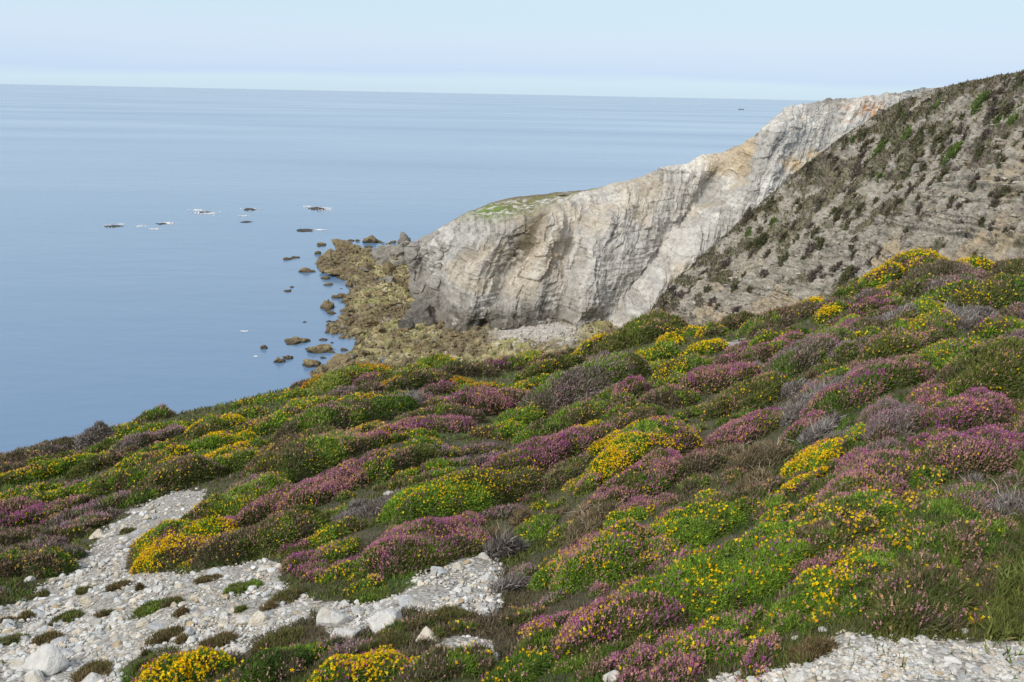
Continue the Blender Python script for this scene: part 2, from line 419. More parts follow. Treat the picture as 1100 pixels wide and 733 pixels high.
# colours of the rock itself, plus shade painted on the left pillar
n1 = fbm(x * 0.06, y * 0.06, z * 0.10, 4, 61); n2 = 0.6 * fbm(al * 0.30, z * 0.05, y * 0.05, 4, 62) + 0.6 * fbm(x * .2, y * .2, z * .2, 4, 68); n3 = fbm(x * 0.9, y * 0.9, z * 1.2, 3, 63)
colA = np.array([0.50, 0.472, 0.425]) * np.ones(P.shape)
def blend(c, new, m): return c + (np.array(new) - c) * np.clip(m, 0, 1)[..., None]
colA = blend(colA, (0.66, 0.625, 0.56), sstep(0.0, 0.6, n2) * (0.4 + 0.6 * sstep(640, 760, PX)))
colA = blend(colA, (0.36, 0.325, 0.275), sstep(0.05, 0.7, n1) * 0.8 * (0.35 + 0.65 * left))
colA = blend(colA, (0.30, 0.27, 0.23), sstep(0.15, 0.6, n3) * 0.5)
colA = blend(colA, (0.55, 0.40, 0.21), sstep(0.05, 0.5, fbm(x * 0.045, y * 0.045, z * 0.09, 4, 64)) * (0.3 + 0.7 * sstep(720, 880, PX)))
colA = blend(colA, (0.46, 0.23, 0.09), 0.8 * np.exp(-((PX - 930) / 30) ** 2 - ((PY - 124) / 16) ** 2) * sstep(-0.2, 0.5, n1 + n3))
colA = blend(colA, (0.42, 0.29, 0.15), 0.55 * np.exp(-((PX - 600) / 20) ** 2 - ((PY - 285) / 30) ** 2) * sstep(-0.4, 0.5, n2))
colA = blend(colA, (0.13, 0.115, 0.09), 1.0 * sstep(9.0, 4.0, z + 2.5 * n1 + 1.5 * n3) * (1 - sstep(570, 650, PX)))       # wet, lichen dark foot
crk = fbm(al * 0.8, z * 0.06, y * 0.05, 3, 66); crk2 = fbm(q * 1.8, al * 0.12, 0, 3, 67)
colA = blend(colA, (0.24, 0.215, 0.18), 0.55 * sstep(0.05, 0.0, np.abs(crk)) * sstep(-.2, .4, n3))
colA = colA * (1 + 0.10 * b1 + 0.09 * b2 + 0.06 * b3)[..., None]
colA = blend(colA, (0.25, 0.225, 0.19), 0.28 * sstep(0.22, 0.05, e1) * sstep(0, .4, n3))
colA = blend(colA, (0.27, 0.245, 0.21), 0.35 * left * sstep(0.10, 0.0, np.abs(crk2)))
colA = blend(colA, (0.69, 0.655, 0.59), 0.45 * sstep(0.25, 0.7, crk + .5 * n3))
colA = blend(colA, (0.27, 0.245, 0.21), 0.75 * sstep(484, 474, PX + 3 * n3) * sstep(-.5, .3, n3 + n1 + .3))  # left pillar face: its shade put into the colour, along with grey lichen
top = sstep(0.95, 0.35, np.broadcast_to(vv, PX.shape) + 0.25 * n3 + 0.2 * n1)
grassy = top * np.exp(-((PX - 572) / 72) ** 4)
colA = blend(colA, (0.20, 0.19, 0.085), 1.3 * grassy * sstep(-0.7, 0.1, n1 + 0.6 * n3))
colA = blend(colA, (0.17, 0.23, 0.06), 1.3 * np.exp(-((PX - 528) / 20) ** 2 - ((PY - 228) / 9) ** 2) * sstep(-0.6, 0.2, n3))
colA = blend(colA, (0.12, 0.095, 0.055), np.exp(-((PX - (585 - (PY - 225) * 0.62)) / 13) ** 2) * sstep(225, 235, PY) * (1 - sstep(275, 300, PY)) * sstep(-0.5, 0.2, n3 + n1))
colA = blend(colA, (0.17, 0.125, 0.085), 0.8 * sstep(0.16, 0.02, np.broadcast_to(vv, PX.shape) + 0.06 * n3))
# rows behind the crest: the plateau runs back and drops to the sea
crest = P2[:, 0]
backs = [crest + np.array([0.15, 1, 0]) * dd_ + np.array([0, 0, -hh_]) for dd_, hh_ in ((110, 70), (70, 30), (30, 6), (8, 1.0), (2, 0.15))]
allP = np.concatenate([np.stack(backs, 1), P2], 1)
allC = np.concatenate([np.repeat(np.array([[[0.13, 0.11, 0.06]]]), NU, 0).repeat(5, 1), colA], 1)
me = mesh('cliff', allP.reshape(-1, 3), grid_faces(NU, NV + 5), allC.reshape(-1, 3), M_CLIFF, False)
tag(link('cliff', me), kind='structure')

# ------------------------------------------------------------------ the stony hillside on the right
B = [  # crest, upper, lower, foot
    [(650, 372, 158), (650, 385, 156), (650, 400, 152), (650, 420, 146)],
    [(690, 346, 158), (690, 362, 154), (692, 380, 150), (694, 405, 144)],
    [(722, 312, 160), (724, 330, 153), (728, 358, 145), (732, 398, 136)],
    [(760, 271, 162), (764, 298, 153), (770, 335, 142), (778, 390, 130)],
    [(800, 235, 162), (808, 268, 151), (818, 315, 138), (828, 382, 122)],
    [(850, 191, 160), (860, 235, 148), (870, 292, 132), (880, 372, 113)],
    [(905, 151, 156), (915, 205, 142), (925, 270, 125), (935, 362, 104)],
    [(955, 117, 150), (965, 180, 136), (975, 255, 117), (985, 352, 96)],
    [(988, 98, 145), (1000, 162, 130), (1015, 245, 112), (1030, 346, 90)],
    [(1040, 88, 136), (1050, 152, 122), (1062, 236, 105), (1078, 342, 84)],
    [(1100, 78, 127), (1110, 143, 114), (1122, 230, 98), (1135, 338, 78)],
    [(1180, 62, 116), (1190, 130, 104), (1200, 222, 90), (1210, 332, 71)],
    [(1290, 45, 104), (1300, 115, 93), (1310, 214, 80), (1320, 326, 63)],
    [(1420, 30, 92), (1430, 105, 82), (1440, 206, 71), (1450, 320, 56)],
]
B = np.array(B, float)
NU, NV = 760, 300
g = catmull(B, NU); vv = np.linspace(0, 3, NV)
gv = np.zeros((NU, NV, 3))
for c in range(3): gv[:, :, c] = catmull(g[:, :, c].T, NV).T
PX, PY, DD = gv[..., 0], gv[..., 1], gv[..., 2]
P = point(PX, PY, DD); x, y, z = P[..., 0], P[..., 1], P[..., 2]
q = z - 0.12 * x + 0.05 * y + 1.0 * vnoise(x * 0.08, y * 0.08, z * 0.08, 71)
low = sstep(0.9, 1.8, np.broadcast_to(vv, PX.shape) + 0.4 * vnoise(x * 0.08, y * 0.08, 0, 72))
nb1 = fbm(x * 0.25, y * 0.25, z * 0.35, 4, 73); nb2 = fbm(x * 0.9, y * 0.9, z * 1.1, 4, 74); nb0 = fbm(x * 0.07, y * 0.07, z * 0.07, 3, 75)
crag = np.maximum(0, 1 - np.abs(fbm(x * 0.3 + z * 0.15, y * 0.3, z * 0.3, 3, 76)) * 2.5)
disp = (ledges(q, 0.8, 13) * 0.45 + ledges(q, 0.3, 14) * 0.2) * low + 0.42 * nb1 + 0.22 * nb2 + 0.8 * nb0 + 0.30 * crag
fade = 0.4 + 0.6 * sstep(0, 0.2, vv)[None, :]
P2, nrm = displace(P, disp * fade)
colB = np.array([0.345, 0.305, 0.245]) * np.ones(P.shape)
colB = blend(colB, (0.40, 0.365, 0.305), sstep(0.0, 0.55, nb2) * 0.8)
colB = blend(colB, (0.42, 0.33, 0.21), sstep(0.1, 0.6, fbm(x * 0.12, y * 0.12, z * 0.2, 3, 77)) * low * 0.8)
colB = blend(colB, (0.20, 0.18, 0.15), sstep(0.05, 0.5, -nb2) * 0.6)
vegm = sstep(0.0, 0.35, nb1 * 0.7 + 0.5 * fbm(x * 0.5, y * 0.5, z * 0.5, 3, 78) + 0.20 - 0.60 * low + 0.25 * sstep(0.9, 0.0, vv)[None, :] * sstep(900, 1080, PX))
colB = blend(colB, (0.16, 0.145, 0.085), vegm * 0.8)
colB = blend(colB, (0.20, 0.16, 0.135), vegm * sstep(0, 0.4, nb0 + nb2) * 0.8)
crest = P2[:, 0]
backs = [crest + np.array([0.2, 1, 0]) * dd_ + np.array([0, 0, -hh_]) for dd_, hh_ in ((90, 62), (55, 26), (25, 6), (8, 1.2), (2, 0.15))]
allP = np.concatenate([np.stack(backs, 1), P2], 1)
allC = np.concatenate([np.repeat(np.array([[[0.07, 0.06, 0.035]]]), NU, 0).repeat(5, 1), colB], 1)
me = mesh('hillside', allP.reshape(-1, 3), grid_faces(NU, NV + 5), allC.reshape(-1, 3), M_HILL, False)
tag(link('hillside', me), kind='structure')
HB = dict(P=P2, PX=PX, PY=PY, n=nrm, veg=vegm, low=low)

# ------------------------------------------------------------------ rocky shore of the cove
SH = [(340, 264), (372, 250), (392, 256), (420, 262), (450, 262), (520, 262), (640, 330), (760, 400), (560, 470), (380, 440), (320, 402), (352, 394), (374, 380), (378, 366), (360, 360), (344, 352), (352, 341), (368, 337), (362, 325), (374, 312), (366, 300), (354, 292), (342, 284), (350, 276), (338, 270)]
gx, gy = np.meshgrid(np.linspace(-75, 45, 520), np.linspace(118, 275, 560), indexing='xy')
pxs, pys = project(np.stack([gx, gy, 0 * gx + 0.4], -1))
ins = in_poly(pxs + 7 * vnoise(gx * 0.12, gy * 0.12, 0, 81) + 3 * vnoise(gx * 0.5, gy * 0.5, 0, 82), pys + 3.5 * vnoise(gx * 0.12, gy * 0.12, 0, 83), SH).astype(float)
def blur(a, n):
    k = np.ones(2 * n + 1) / (2 * n + 1)
    a = np.apply_along_axis(lambda r: np.convolve(np.pad(r, n, mode='edge'), k, 'valid'), 1, a)
    return np.apply_along_axis(lambda r: np.convolve(np.pad(r, n, mode='edge'), k, 'valid'), 0, a)
far = sstep(0, 1, blur(ins, 9)); wide = blur(ins, 26)
nA = fbm(gx * 0.16, gy * 0.16, 0, 4, 84); nB = fbm(gx * 0.6, gy * 0.6, 0, 4, 85)
toe = sstep(-25, 15, gx) * sstep(235, 175, gy)
zs = -1.5 + 1.7 * far + 0.7 * wide + 1.6 * toe * wide + 0.55 * nA + 0.62 * nB * (0.4 + 0.6 * far)
mass = np.exp(-((pxs - 395) / 38) ** 2 - ((pys - 268) / 11) ** 2)
zs = zs + mass * (0.9 + 1.9 * np.abs(fbm(gx * 0.22, gy * 0.22, 0, 3, 86)) + 0.9 * nB)
shing = np.exp(-((pxs - 576) / 44) ** 4 - ((pys - 361) / 12) ** 4)
zs = zs * (1 - shing) + 2.6 * shing
cs = np.array([0.34, 0.285, 0.145]) * np.ones(gx.shape + (3,))
cs = blend(cs, (0.46, 0.39, 0.20), sstep(0, 0.5, nB)); cs = blend(cs, (0.21, 0.17, 0.09), sstep(0.05, 0.5, -nB) * 0.8)
cs = blend(cs, (0.28, 0.27, 0.09), sstep(0.1, 0.5, nA) * 0.6)
cs = blend(cs, (0.19, 0.145, 0.085), 0.7 * np.maximum(sstep(395, 365, pxs), sstep(0.0, 0.5, fbm(gx * .09, gy * .09, 0, 3, 88))))
cs = blend(cs, (0.17, 0.125, 0.075), np.maximum(sstep(286, 270, pys), mass) * 0.8)
cs = blend(cs, (0.09, 0.07, 0.045), (1 - sstep(-0.2, 0.35, zs)) * 0.7)
cs = blend(cs, (0.55, 0.50, 0.44), 1.4 * shing)
me = mesh('shore', np.stack([gx.ravel(), gy.ravel(), zs.ravel()], -1), grid_faces(*gx.shape), cs.reshape(-1, 3), M_SHORE, False)
tag(link('shore', me), kind='structure')
def shore_z(x, y):
    i = np.clip(np.round((np.asarray(y) - 118) / (275 - 118) * 559).astype(int), 0, 559); j = np.clip(np.round((np.asarray(x) + 75) / 120 * 519).astype(int), 0, 519)
    return zs[i, j]

# ------------------------------------------------------------------ stones
def ico(level):
    import bmesh
    bm = bmesh.new(); bmesh.ops.create_icosphere(bm, subdivisions=level, radius=1.0)
    V = np.array([v.co[:] for v in bm.verts]); Fc = np.array([[v.index for v in f.verts] for f in bm.faces]); bm.free()
    return V, Fc
ICO = {k: ico(k) for k in (1, 2, 3, 4)}
def rock_geo(level, size, planes=11, rough=0.04, r=None, lo=0.48, hi=0.72):
    """a broken, faceted stone: a sphere cut by random planes; size = half axes"""
    r = r or rng
    V, Fc = ICO[level]
    n = r.normal(size=(planes, 3)); n /= np.linalg.norm(n, axis=1, keepdims=True)
    c = r.uniform(lo, hi, planes)
    d = V @ n.T
    rad = np.min(np.where(d > 0.05, c / np.maximum(d, 0.05), 9), 1); rad = np.minimum(rad, 1.1) * 0.85 / np.mean(np.minimum(rad, 1.1))
    rad = rad * (1 + rough * vnoise(V[:, 0] * 2.5 + r.uniform(0, 50), V[:, 1] * 2.5, V[:, 2] * 2.5, 3) * 2)
    return V * rad[:, None] * np.array(size), Fc
def rotz(V, a):
    c, s = math.cos(a), math.sin(a)
    return V @ np.array([[c, s, 0], [-s, c, 0], [0, 0, 1]])
def rotx(V, a):
    c, s = math.cos(a), math.sin(a)
    return V @ np.array([[1, 0, 0], [0, c, s], [0, -s, c]])
USED = {}
def uniq(cands):
    """first label not yet taken; labels are remembered"""
    for c in cands:
        if c not in USED:
            USED[c] = 1; return c
    return None
LANDMARKS = []                                      # (px, py, short phrase) used to say where the smaller neighbours are
def relation(px, py, desc, k=10, maxd=150):
    """phrases like 'small cream stone just left of the golden gorse ...'"""
    L = sorted(LANDMARKS, key=lambda l: (l[0] - px) ** 2 + ((l[1] - py) * 1.6) ** 2)[:k]
    res = []
    for lx, ly, ph in L:
        dx, dy = px - lx, py - ly
        if math.hypot(dx, dy * 1.6) > maxd: continue
        if abs(dx) > abs(dy) * 1.6: w_ = 'just left of' if dx < 0 else 'just right of'
        else: w_ = 'just behind' if dy < 0 else 'just in front of'
        s_ = f'{desc} {w_} {ph}'
        if len(s_.split()) <= 16: res.append(s_)
    return res

STONES = [  # px, py, width px, colour, height ratio, label (None: placed by its neighbours)
    (48, 714, 46, 'w', .75, 'biggest white boulder at the bottom left corner of the path'),
    (412, 671, 48, 'w', .55, 'large flat topped white slab beside the bottom gorse bush'),
    (362, 664, 36, 'w', .85, 'blocky white boulder left of the large flat topped slab'),
    (372, 683, 30, 'w', .8, 'white stone in front of the blocky white boulder'),
    (442, 646, 38, 'g', .45, 'long flat grey white stone lying below the stone bank'),
    (460, 684, 30, 'c', .6, 'pointed cream stone alone in the low heath, bottom centre'),
    (228, 605, 23, 'c', .75, 'square cream stone at the foot of the yellow gorse mound'),
    (233, 616, 20, 'g', .5, 'flat pale slab leaning under the square cream stone'),
    (106, 574, 18, 'c', .7, 'cream stone by the bushes on the left edge of the path'),
    (64, 597, 11, 'c', 1.1, 'upright cream stone beside the grey bush, left of the path'),
    (172, 673, 26, 'g', .45, 'tilted grey white slab in the middle of the lower path'),
    (120, 642, 19, 'g', .65, 'blue grey stone in the middle of the gravel path'),
    (859, 726, 26, 'w', .7, 'large white stone at the bottom edge, left end of right gravel'),
    (660, 728, 24, 'w', 1.0, 'pointed white stone poking up at the bottom edge, centre'),
    (1026, 620, 15, 'w', .75, 'white stone hidden in the dark heather on the right'),
    (885, 678, 15, 'w', .65, 'white stone at the upper left end of the right gravel'),
    (989, 688, 14, 'w', .8, 'white stone at the foot of the dark right heather'),
    (279, 662, 24, 'c', .9, 'tall cream stone at the right edge of the path'),
    (262, 666, 22, 'w', .75, 'white block touching the tall cream stone on its left'),
    (472, 614, 26, 'g', .4, 'flat grey slab at the top of the white stone bank'),
    (501, 604, 10, 't', .9, 'small tan block on the top of the white stone bank'),
    (385, 656, 18, 'g', .7, None), (370, 649, 15, 'w', .6, None), (122, 575, 9, 'w', .6, None), (136, 580, 9, 'w', .8, None), (31, 624, 11, 'w', .8, None),
    (72, 630, 11, 'c', 1.0, None), (136, 640, 9, 'c', 1.0, None), (172, 632, 12, 'w', .9, None), (180, 637, 10, 'w', .7, None), (194, 630, 12, 'c', .8, None),
    (105, 669, 16, 'g', .8, None), (122, 670, 14, 'w', .6, None), (155, 670, 18, 'c', .6, None), (202, 680, 16, 'g', .8, None), (10, 672, 18, 'g', .6, None),
    (39, 674, 22, 'w', .55, None), (95, 647, 21, 'c', .5, None), (41, 660, 19, 'g', .5, None), (20, 716, 20, 'w', .7, None), (70, 702, 20, 'g', .8, None),
    (100, 689, 15, 'w', .7, None), (106, 680, 17, 'g', .55, None), (114, 696, 13, 'w', .7, None), (160, 700, 14, 'w', .6, None), (201, 700, 12, 'w', .7, None),
    (230, 700, 10, 'w', .7, None), (101, 729, 28, 'w', .5, None), (38, 732, 28, 'w', .6, None), (34, 692, 15, 'w', .5, None), (65, 688, 18, 'g', .6, None),
    (500, 692, 15, 'c', .6, None), (514, 702, 14, 'w', .6, None), (330, 650, 8, 'w', 1.2, None), (492, 610, 17, 'c', .6, None), (519, 599, 17, 'w', .6, None),
    (522, 622, 16, 'w', .6, None), (517, 628, 10, 't', .8, None), (502, 635, 14, 'w', .6, None), (517, 653, 17, 'w', .6, None), (410, 625, 7, 'w', .9, None),
    (396, 659, 12, 'w', .6, None), (282, 611, 11, 'w', .6, None), (287, 678, 14, 'w', .6, None), (795, 725, 13, 'w', .8, None), (811, 731, 18, 'w', .5, None),
    (856, 685, 10, 'w', .8, None), (915, 684, 14, 'c', .5, None), (1025, 719, 14, 'w', .6, None), (990, 722, 11, 'w', .6, None), (1046, 700, 14, 'c', .5, None),
    (1080, 702, 17, 'w', .5, None), (1095, 714, 17, 'g', .6, None), (1035, 680, 10, 'g', .8, None), (972, 710, 11, 't', .5, None), (935, 700, 13, 'w', .5, None),
    (776, 369, 26, 'w', .25, 'pale bare stone among the heath mounds below the hillside'), (2, 541, 18, 'w', .35, 'flat pale stone patch at the left frame edge above the path'),
    (418, 530, 14, 'w', .6, 'small white stone in the grey dead twigs, middle slope'), (378, 690, 12, 'w', .5, None), (440, 668, 10, 'w', .5, None),
]
SCOL = {'w': (0.58, 0.56, 0.52), 'c': (0.60, 0.54, 0.43), 'g': (0.46, 0.465, 0.455), 't': (0.49, 0.38, 0.24)}
SDESC = {'w': 'white', 'c': 'cream', 'g': 'grey white', 't': 'tan'}
STONE_POS = []
def put_stone(px, py, wpx, ck, hr, level, r):
    X, Y = hit(px, py + wpx * hr * 0.25)
    X, Y = X[0], Y[0]
    if not np.isfinite(Y): return None
    a = 0.5 * wpx * math.hypot(Y, X) / F * 1.02
    V, Fc = rock_geo(level, (a, a * r.uniform(0.6, 0.95), a * hr * r.uniform(0.85, 1.1)), int(r.integers(11, 16)), 0.012, r)
    V = rotz(rotx(V, r.uniform(-0.25, 0.25)), r.uniform(-0.4, 0.4))
    col = np.array(SCOL[ck]) * r.uniform(0.9, 1.08) * np.ones((len(V), 1))
    stain = sstep(0.1, 0.6, vnoise(V[:, 0] / a * 1.5 + px, V[:, 1] / a * 1.5, V[:, 2] / a * 1.5 + py, 8))
    col = blend(col, (0.46, 0.37, 0.24), stain * 0.45)
    me = mesh('stone', V, Fc, col, M_STONE, False)
    STONE_POS.append((X, Y, a))
    return link('stone', me, None, (X, Y, HZ(X, Y) + a * hr * 0.35)), X, Y, a

# ------------------------------------------------------------------ heath shrubs
P_GREEN = [(0.182, 0.292, 0.033), (0.275, 0.407, 0.050), (0.116, 0.187, 0.031), (0.226, 0.275, 0.061)]
P_DKGREEN = [(0.108, 0.188, 0.030), (0.147, 0.228, 0.035), (0.087, 0.134, 0.030)]
P_LIME = [(0.268, 0.362, 0.054), (0.215, 0.322, 0.047), (0.336, 0.376, 0.094)]
P_OLIVE = [(0.147, 0.175, 0.041), (0.201, 0.208, 0.054), (0.108, 0.141, 0.037), (0.182, 0.154, 0.074)]
P_BROWN = [(0.182, 0.141, 0.087), (0.134, 0.128, 0.061), (0.228, 0.175, 0.121), (0.128, 0.147, 0.048)]
P_MAUVE = [(0.282, 0.221, 0.201), (0.215, 0.182, 0.141), (0.147, 0.154, 0.067), (0.336, 0.268, 0.249)]
P_GREY = [(0.330, 0.292, 0.264), (0.242, 0.209, 0.182), (0.187, 0.154, 0.127), (0.396, 0.363, 0.341)]
P_TAN = [(.30, .23, .135), (.22, .17, .10), (.16, .13, .07)]
YEL = [(.84, .59, .008), (.86, .66, .02), (.80, .48, .006)]
ORA = [(.75, .33, .02), (.70, .42, .03), (.55, .25, .05)]
PUR = [(.40, .09, .28), (.47, .15, .37), (.34, .10, .23)]
PNK = [(.53, .24, .29), (.58, .31, .24), (.44, .18, .27), (.60, .36, .25)]
PAL = [(.42, .28, .36), (.34, .20, .28), (.38, .26, .25)]
# kind: name, foliage palette, sprig length, [(flower palette, cover, clustering, spike)], twig share, spread
KINDS = {
    'gy': ('gorse_bush', P_GREEN, .022, [(YEL, .11, .14, 0), (PUR, .014, .3, 1)], 0.00),
    'gm': ('gorse_bush', P_GREEN, .022, [(YEL, .030, .28, 0), (PNK, .014, .3, 1)], 0.01),
    'gg': ('gorse_bush', P_GREEN, .021, [(YEL, .017, .25, 0), (PUR, .008, .3, 1)], 0.00),
    'gp': ('gorse_bush', P_GREEN, .022, [(YEL, .03, .3, 0), (PNK, .035, .3, 1), (PUR, .02, .35, 1)], 0.01),
    'go': ('gorse_bush', P_LIME, .024, [(ORA, .09, .2, 0)], 0.02),
    'gl': ('gorse_bush', P_LIME, .024, [(YEL, .026, .25, 0), (PNK, .012, .3, 1)], 0.01),
    'gd': ('gorse_bush', P_DKGREEN, .025, [(YEL, .012, .3, 0), (PNK, .008, .3, 1)], 0.01),
    'ho': ('heather_bush', P_OLIVE, .034, [(PNK, .014, .25, 1), (YEL, .005, .3, 0)], 0.01),
    'hb': ('heather_bush', P_BROWN, .036, [(PNK, .015, .25, 1), (YEL, .003, .35, 0)], 0.008),
    'hp': ('heather_bush', P_OLIVE, .034, [(PUR, .045, .2, 1), (PNK, .04, .2, 1), (YEL, .008, .35, 0)], 0.01),
    'hk': ('heather_bush', P_OLIVE, .034, [(PNK, .06, .2, 1), (PUR, .03, .2, 1), (YEL, .008, .35, 0)], 0.01),
    'hm': ('heather_bush', P_MAUVE, .042, [(PAL, .03, .2, 1), (PNK, .015, .25, 1)], 0.015),
    'hy': ('heather_bush', P_OLIVE, .034, [(PNK, .055, .25, 1), (PUR, .03, .25, 1), (YEL, .03, .35, 0)], 0.01),
    'dd': ('dead_bush', P_GREY, .06, [], 0.45),
    'dt': ('dead_bush', P_TAN, .06, [], 0.30),
    'tg': ('grass_tuft', [(.17, .17, .055), (.13, .14, .045), (.20, .16, .07)], .034, [], 0.0),
    'tl': ('grass_tuft', P_GREEN + P_OLIVE, .03, [], 0.0),
    'tr': ('grass_tuft', [(.21, .15, .075), (.15, .14, .05), (.25, .18, .09)], .032, [], 0.0),
}
CATN = {'gorse_bush': 'gorse bush', 'heather_bush': 'heather', 'dead_bush': 'dead shrub', 'grass_tuft': 'grass tuft'}
KDESC = {'gy': 'bright yellow gorse mound', 'gm': 'green gorse mound flecked with yellow', 'gg': 'bright green gorse mound', 'gp': 'green gorse with pink and yellow flecks', 'go': 'orange tinged gorse mound',
         'gl': 'yellow green gorse mound', 'gd': 'dark green gorse mound', 'ho': 'olive green heather mound', 'hb': 'dark brown heather mound', 'hp': 'purple flowering heather mound', 'hk': 'pink flowering heather mound',
         'hm': 'faded mauve grey heather mound', 'hy': 'pink heather mound flecked with yellow', 'dd': 'grey dead twiggy shrub', 'dt': 'tan dried shrub', 'tg': 'low olive tuft', 'tl': 'low green tuft', 'tr': 'low reddish brown tuft'}
GDESC = {'gorse_bush': 'gorse mounds on the coastal heath', 'heather_bush': 'heather mounds on the coastal heath', 'dead_bush': 'dead grey shrubs among the heath', 'grass_tuft': 'low tufts growing in the gravel'}

def blades(p, dirs, L, w, col):
    n = len(p)
    r = rng.normal(size=(n, 3)); s = np.cross(dirs, r); s /= np.linalg.norm(s, axis=1, keepdims=True) + 1e-9
    hw = (w * 0.5)[:, None] if np.ndim(w) else w * 0.5
    V = np.empty((n, 3, 3)); V[:, 0] = p - s * hw; V[:, 1] = p + s * hw; V[:, 2] = p + dirs * (L[:, None] if np.ndim(L) else L)
    return V.reshape(-1, 3), np.arange(3 * n).reshape(-1, 3), np.repeat(col, 3, 0)
def petals(p, size, col, k, spike, up):
    """little blossoms: k crossed triangles (gorse) or stacked along a short stem (heather)"""
    parts = []
    n = len(p)
    for i in range(k):
        a = rng.normal(size=(n, 3)); a /= np.linalg.norm(a, axis=1, keepdims=True)
        b = np.cross(a, rng.normal(size=(n, 3))); b /= np.linalg.norm(b, axis=1, keepdims=True) + 1e-9
        c = p + (up * (i * size * 0.75)[:, None] if spike else a * 0.25 * size[:, None])
        sz = size[:, None] * (1 - 0.15 * i if spike else 1)
        V = np.empty((n, 3, 3)); V[:, 0] = c + a * 0.62 * sz; V[:, 1] = c - a * 0.31 * sz + b * 0.54 * sz; V[:, 2] = c - a * 0.31 * sz - b * 0.54 * sz
        parts.append((V.reshape(-1, 3), np.arange(3 * n).reshape(-1, 3), np.repeat(col, 3, 0)))
    return cat_tris(parts)
def pick(pal, n, sel=None, jit=0.26):
    pal = np.array(pal)
    i = rng.integers(0, len(pal), n) if sel is None else np.clip(((sel * 0.5 + 0.5) * len(pal) + rng.normal(0, 0.55, n)).astype(int), 0, len(pal) - 1)
    return pal[i] * (1 + rng.normal(0, jit, (n, 1))).clip(0.5, 1.6)
def twigs(p, dirs, L, w, col, segs=4):
    """crooked dead twigs as tapering three sided strips"""
    n = len(p); parts = []
    cur = p; d = dirs.copy()
    for sgi in range(segs):
        nx = cur + d * (L / segs)[:, None]
        s = np.cross(d, rng.normal(size=(n, 3))); s /= np.linalg.norm(s, axis=1, keepdims=True) + 1e-9
        s2 = np.cross(d, s)
        w0, w1 = w * (1 - sgi / segs * 0.8), w * (1 - (sgi + 1) / segs * 0.8)
        for q_ in (s, s2):
            V = np.empty((n, 4, 3)); V[:, 0] = cur - q_ * w0 / 2; V[:, 1] = cur + q_ * w0 / 2; V[:, 2] = nx + q_ * w1 / 2; V[:, 3] = nx - q_ * w1 / 2
            Fq = np.arange(4 * n).reshape(-1, 4)
            Ft = np.concatenate([Fq[:, [0, 1, 2]], Fq[:, [0, 2, 3]]])
            parts.append((V.reshape(-1, 3), Ft, np.repeat(col, 4, 0)))
        cur = nx
        d = d + rng.normal(0, 0.42, (n, 3)); d[:, 2] += 0.02; d /= np.linalg.norm(d, axis=1, keepdims=True)
    return cat_tris(parts)
CONT = math.atan2(0.72, 0.69)                       # direction along which the wind shaped mounds stretch
SHRUBS = []
def dome(u, v, prof): return np.sqrt(np.clip(1 - np.sqrt(u * u + v * v) ** prof, 0, 1))
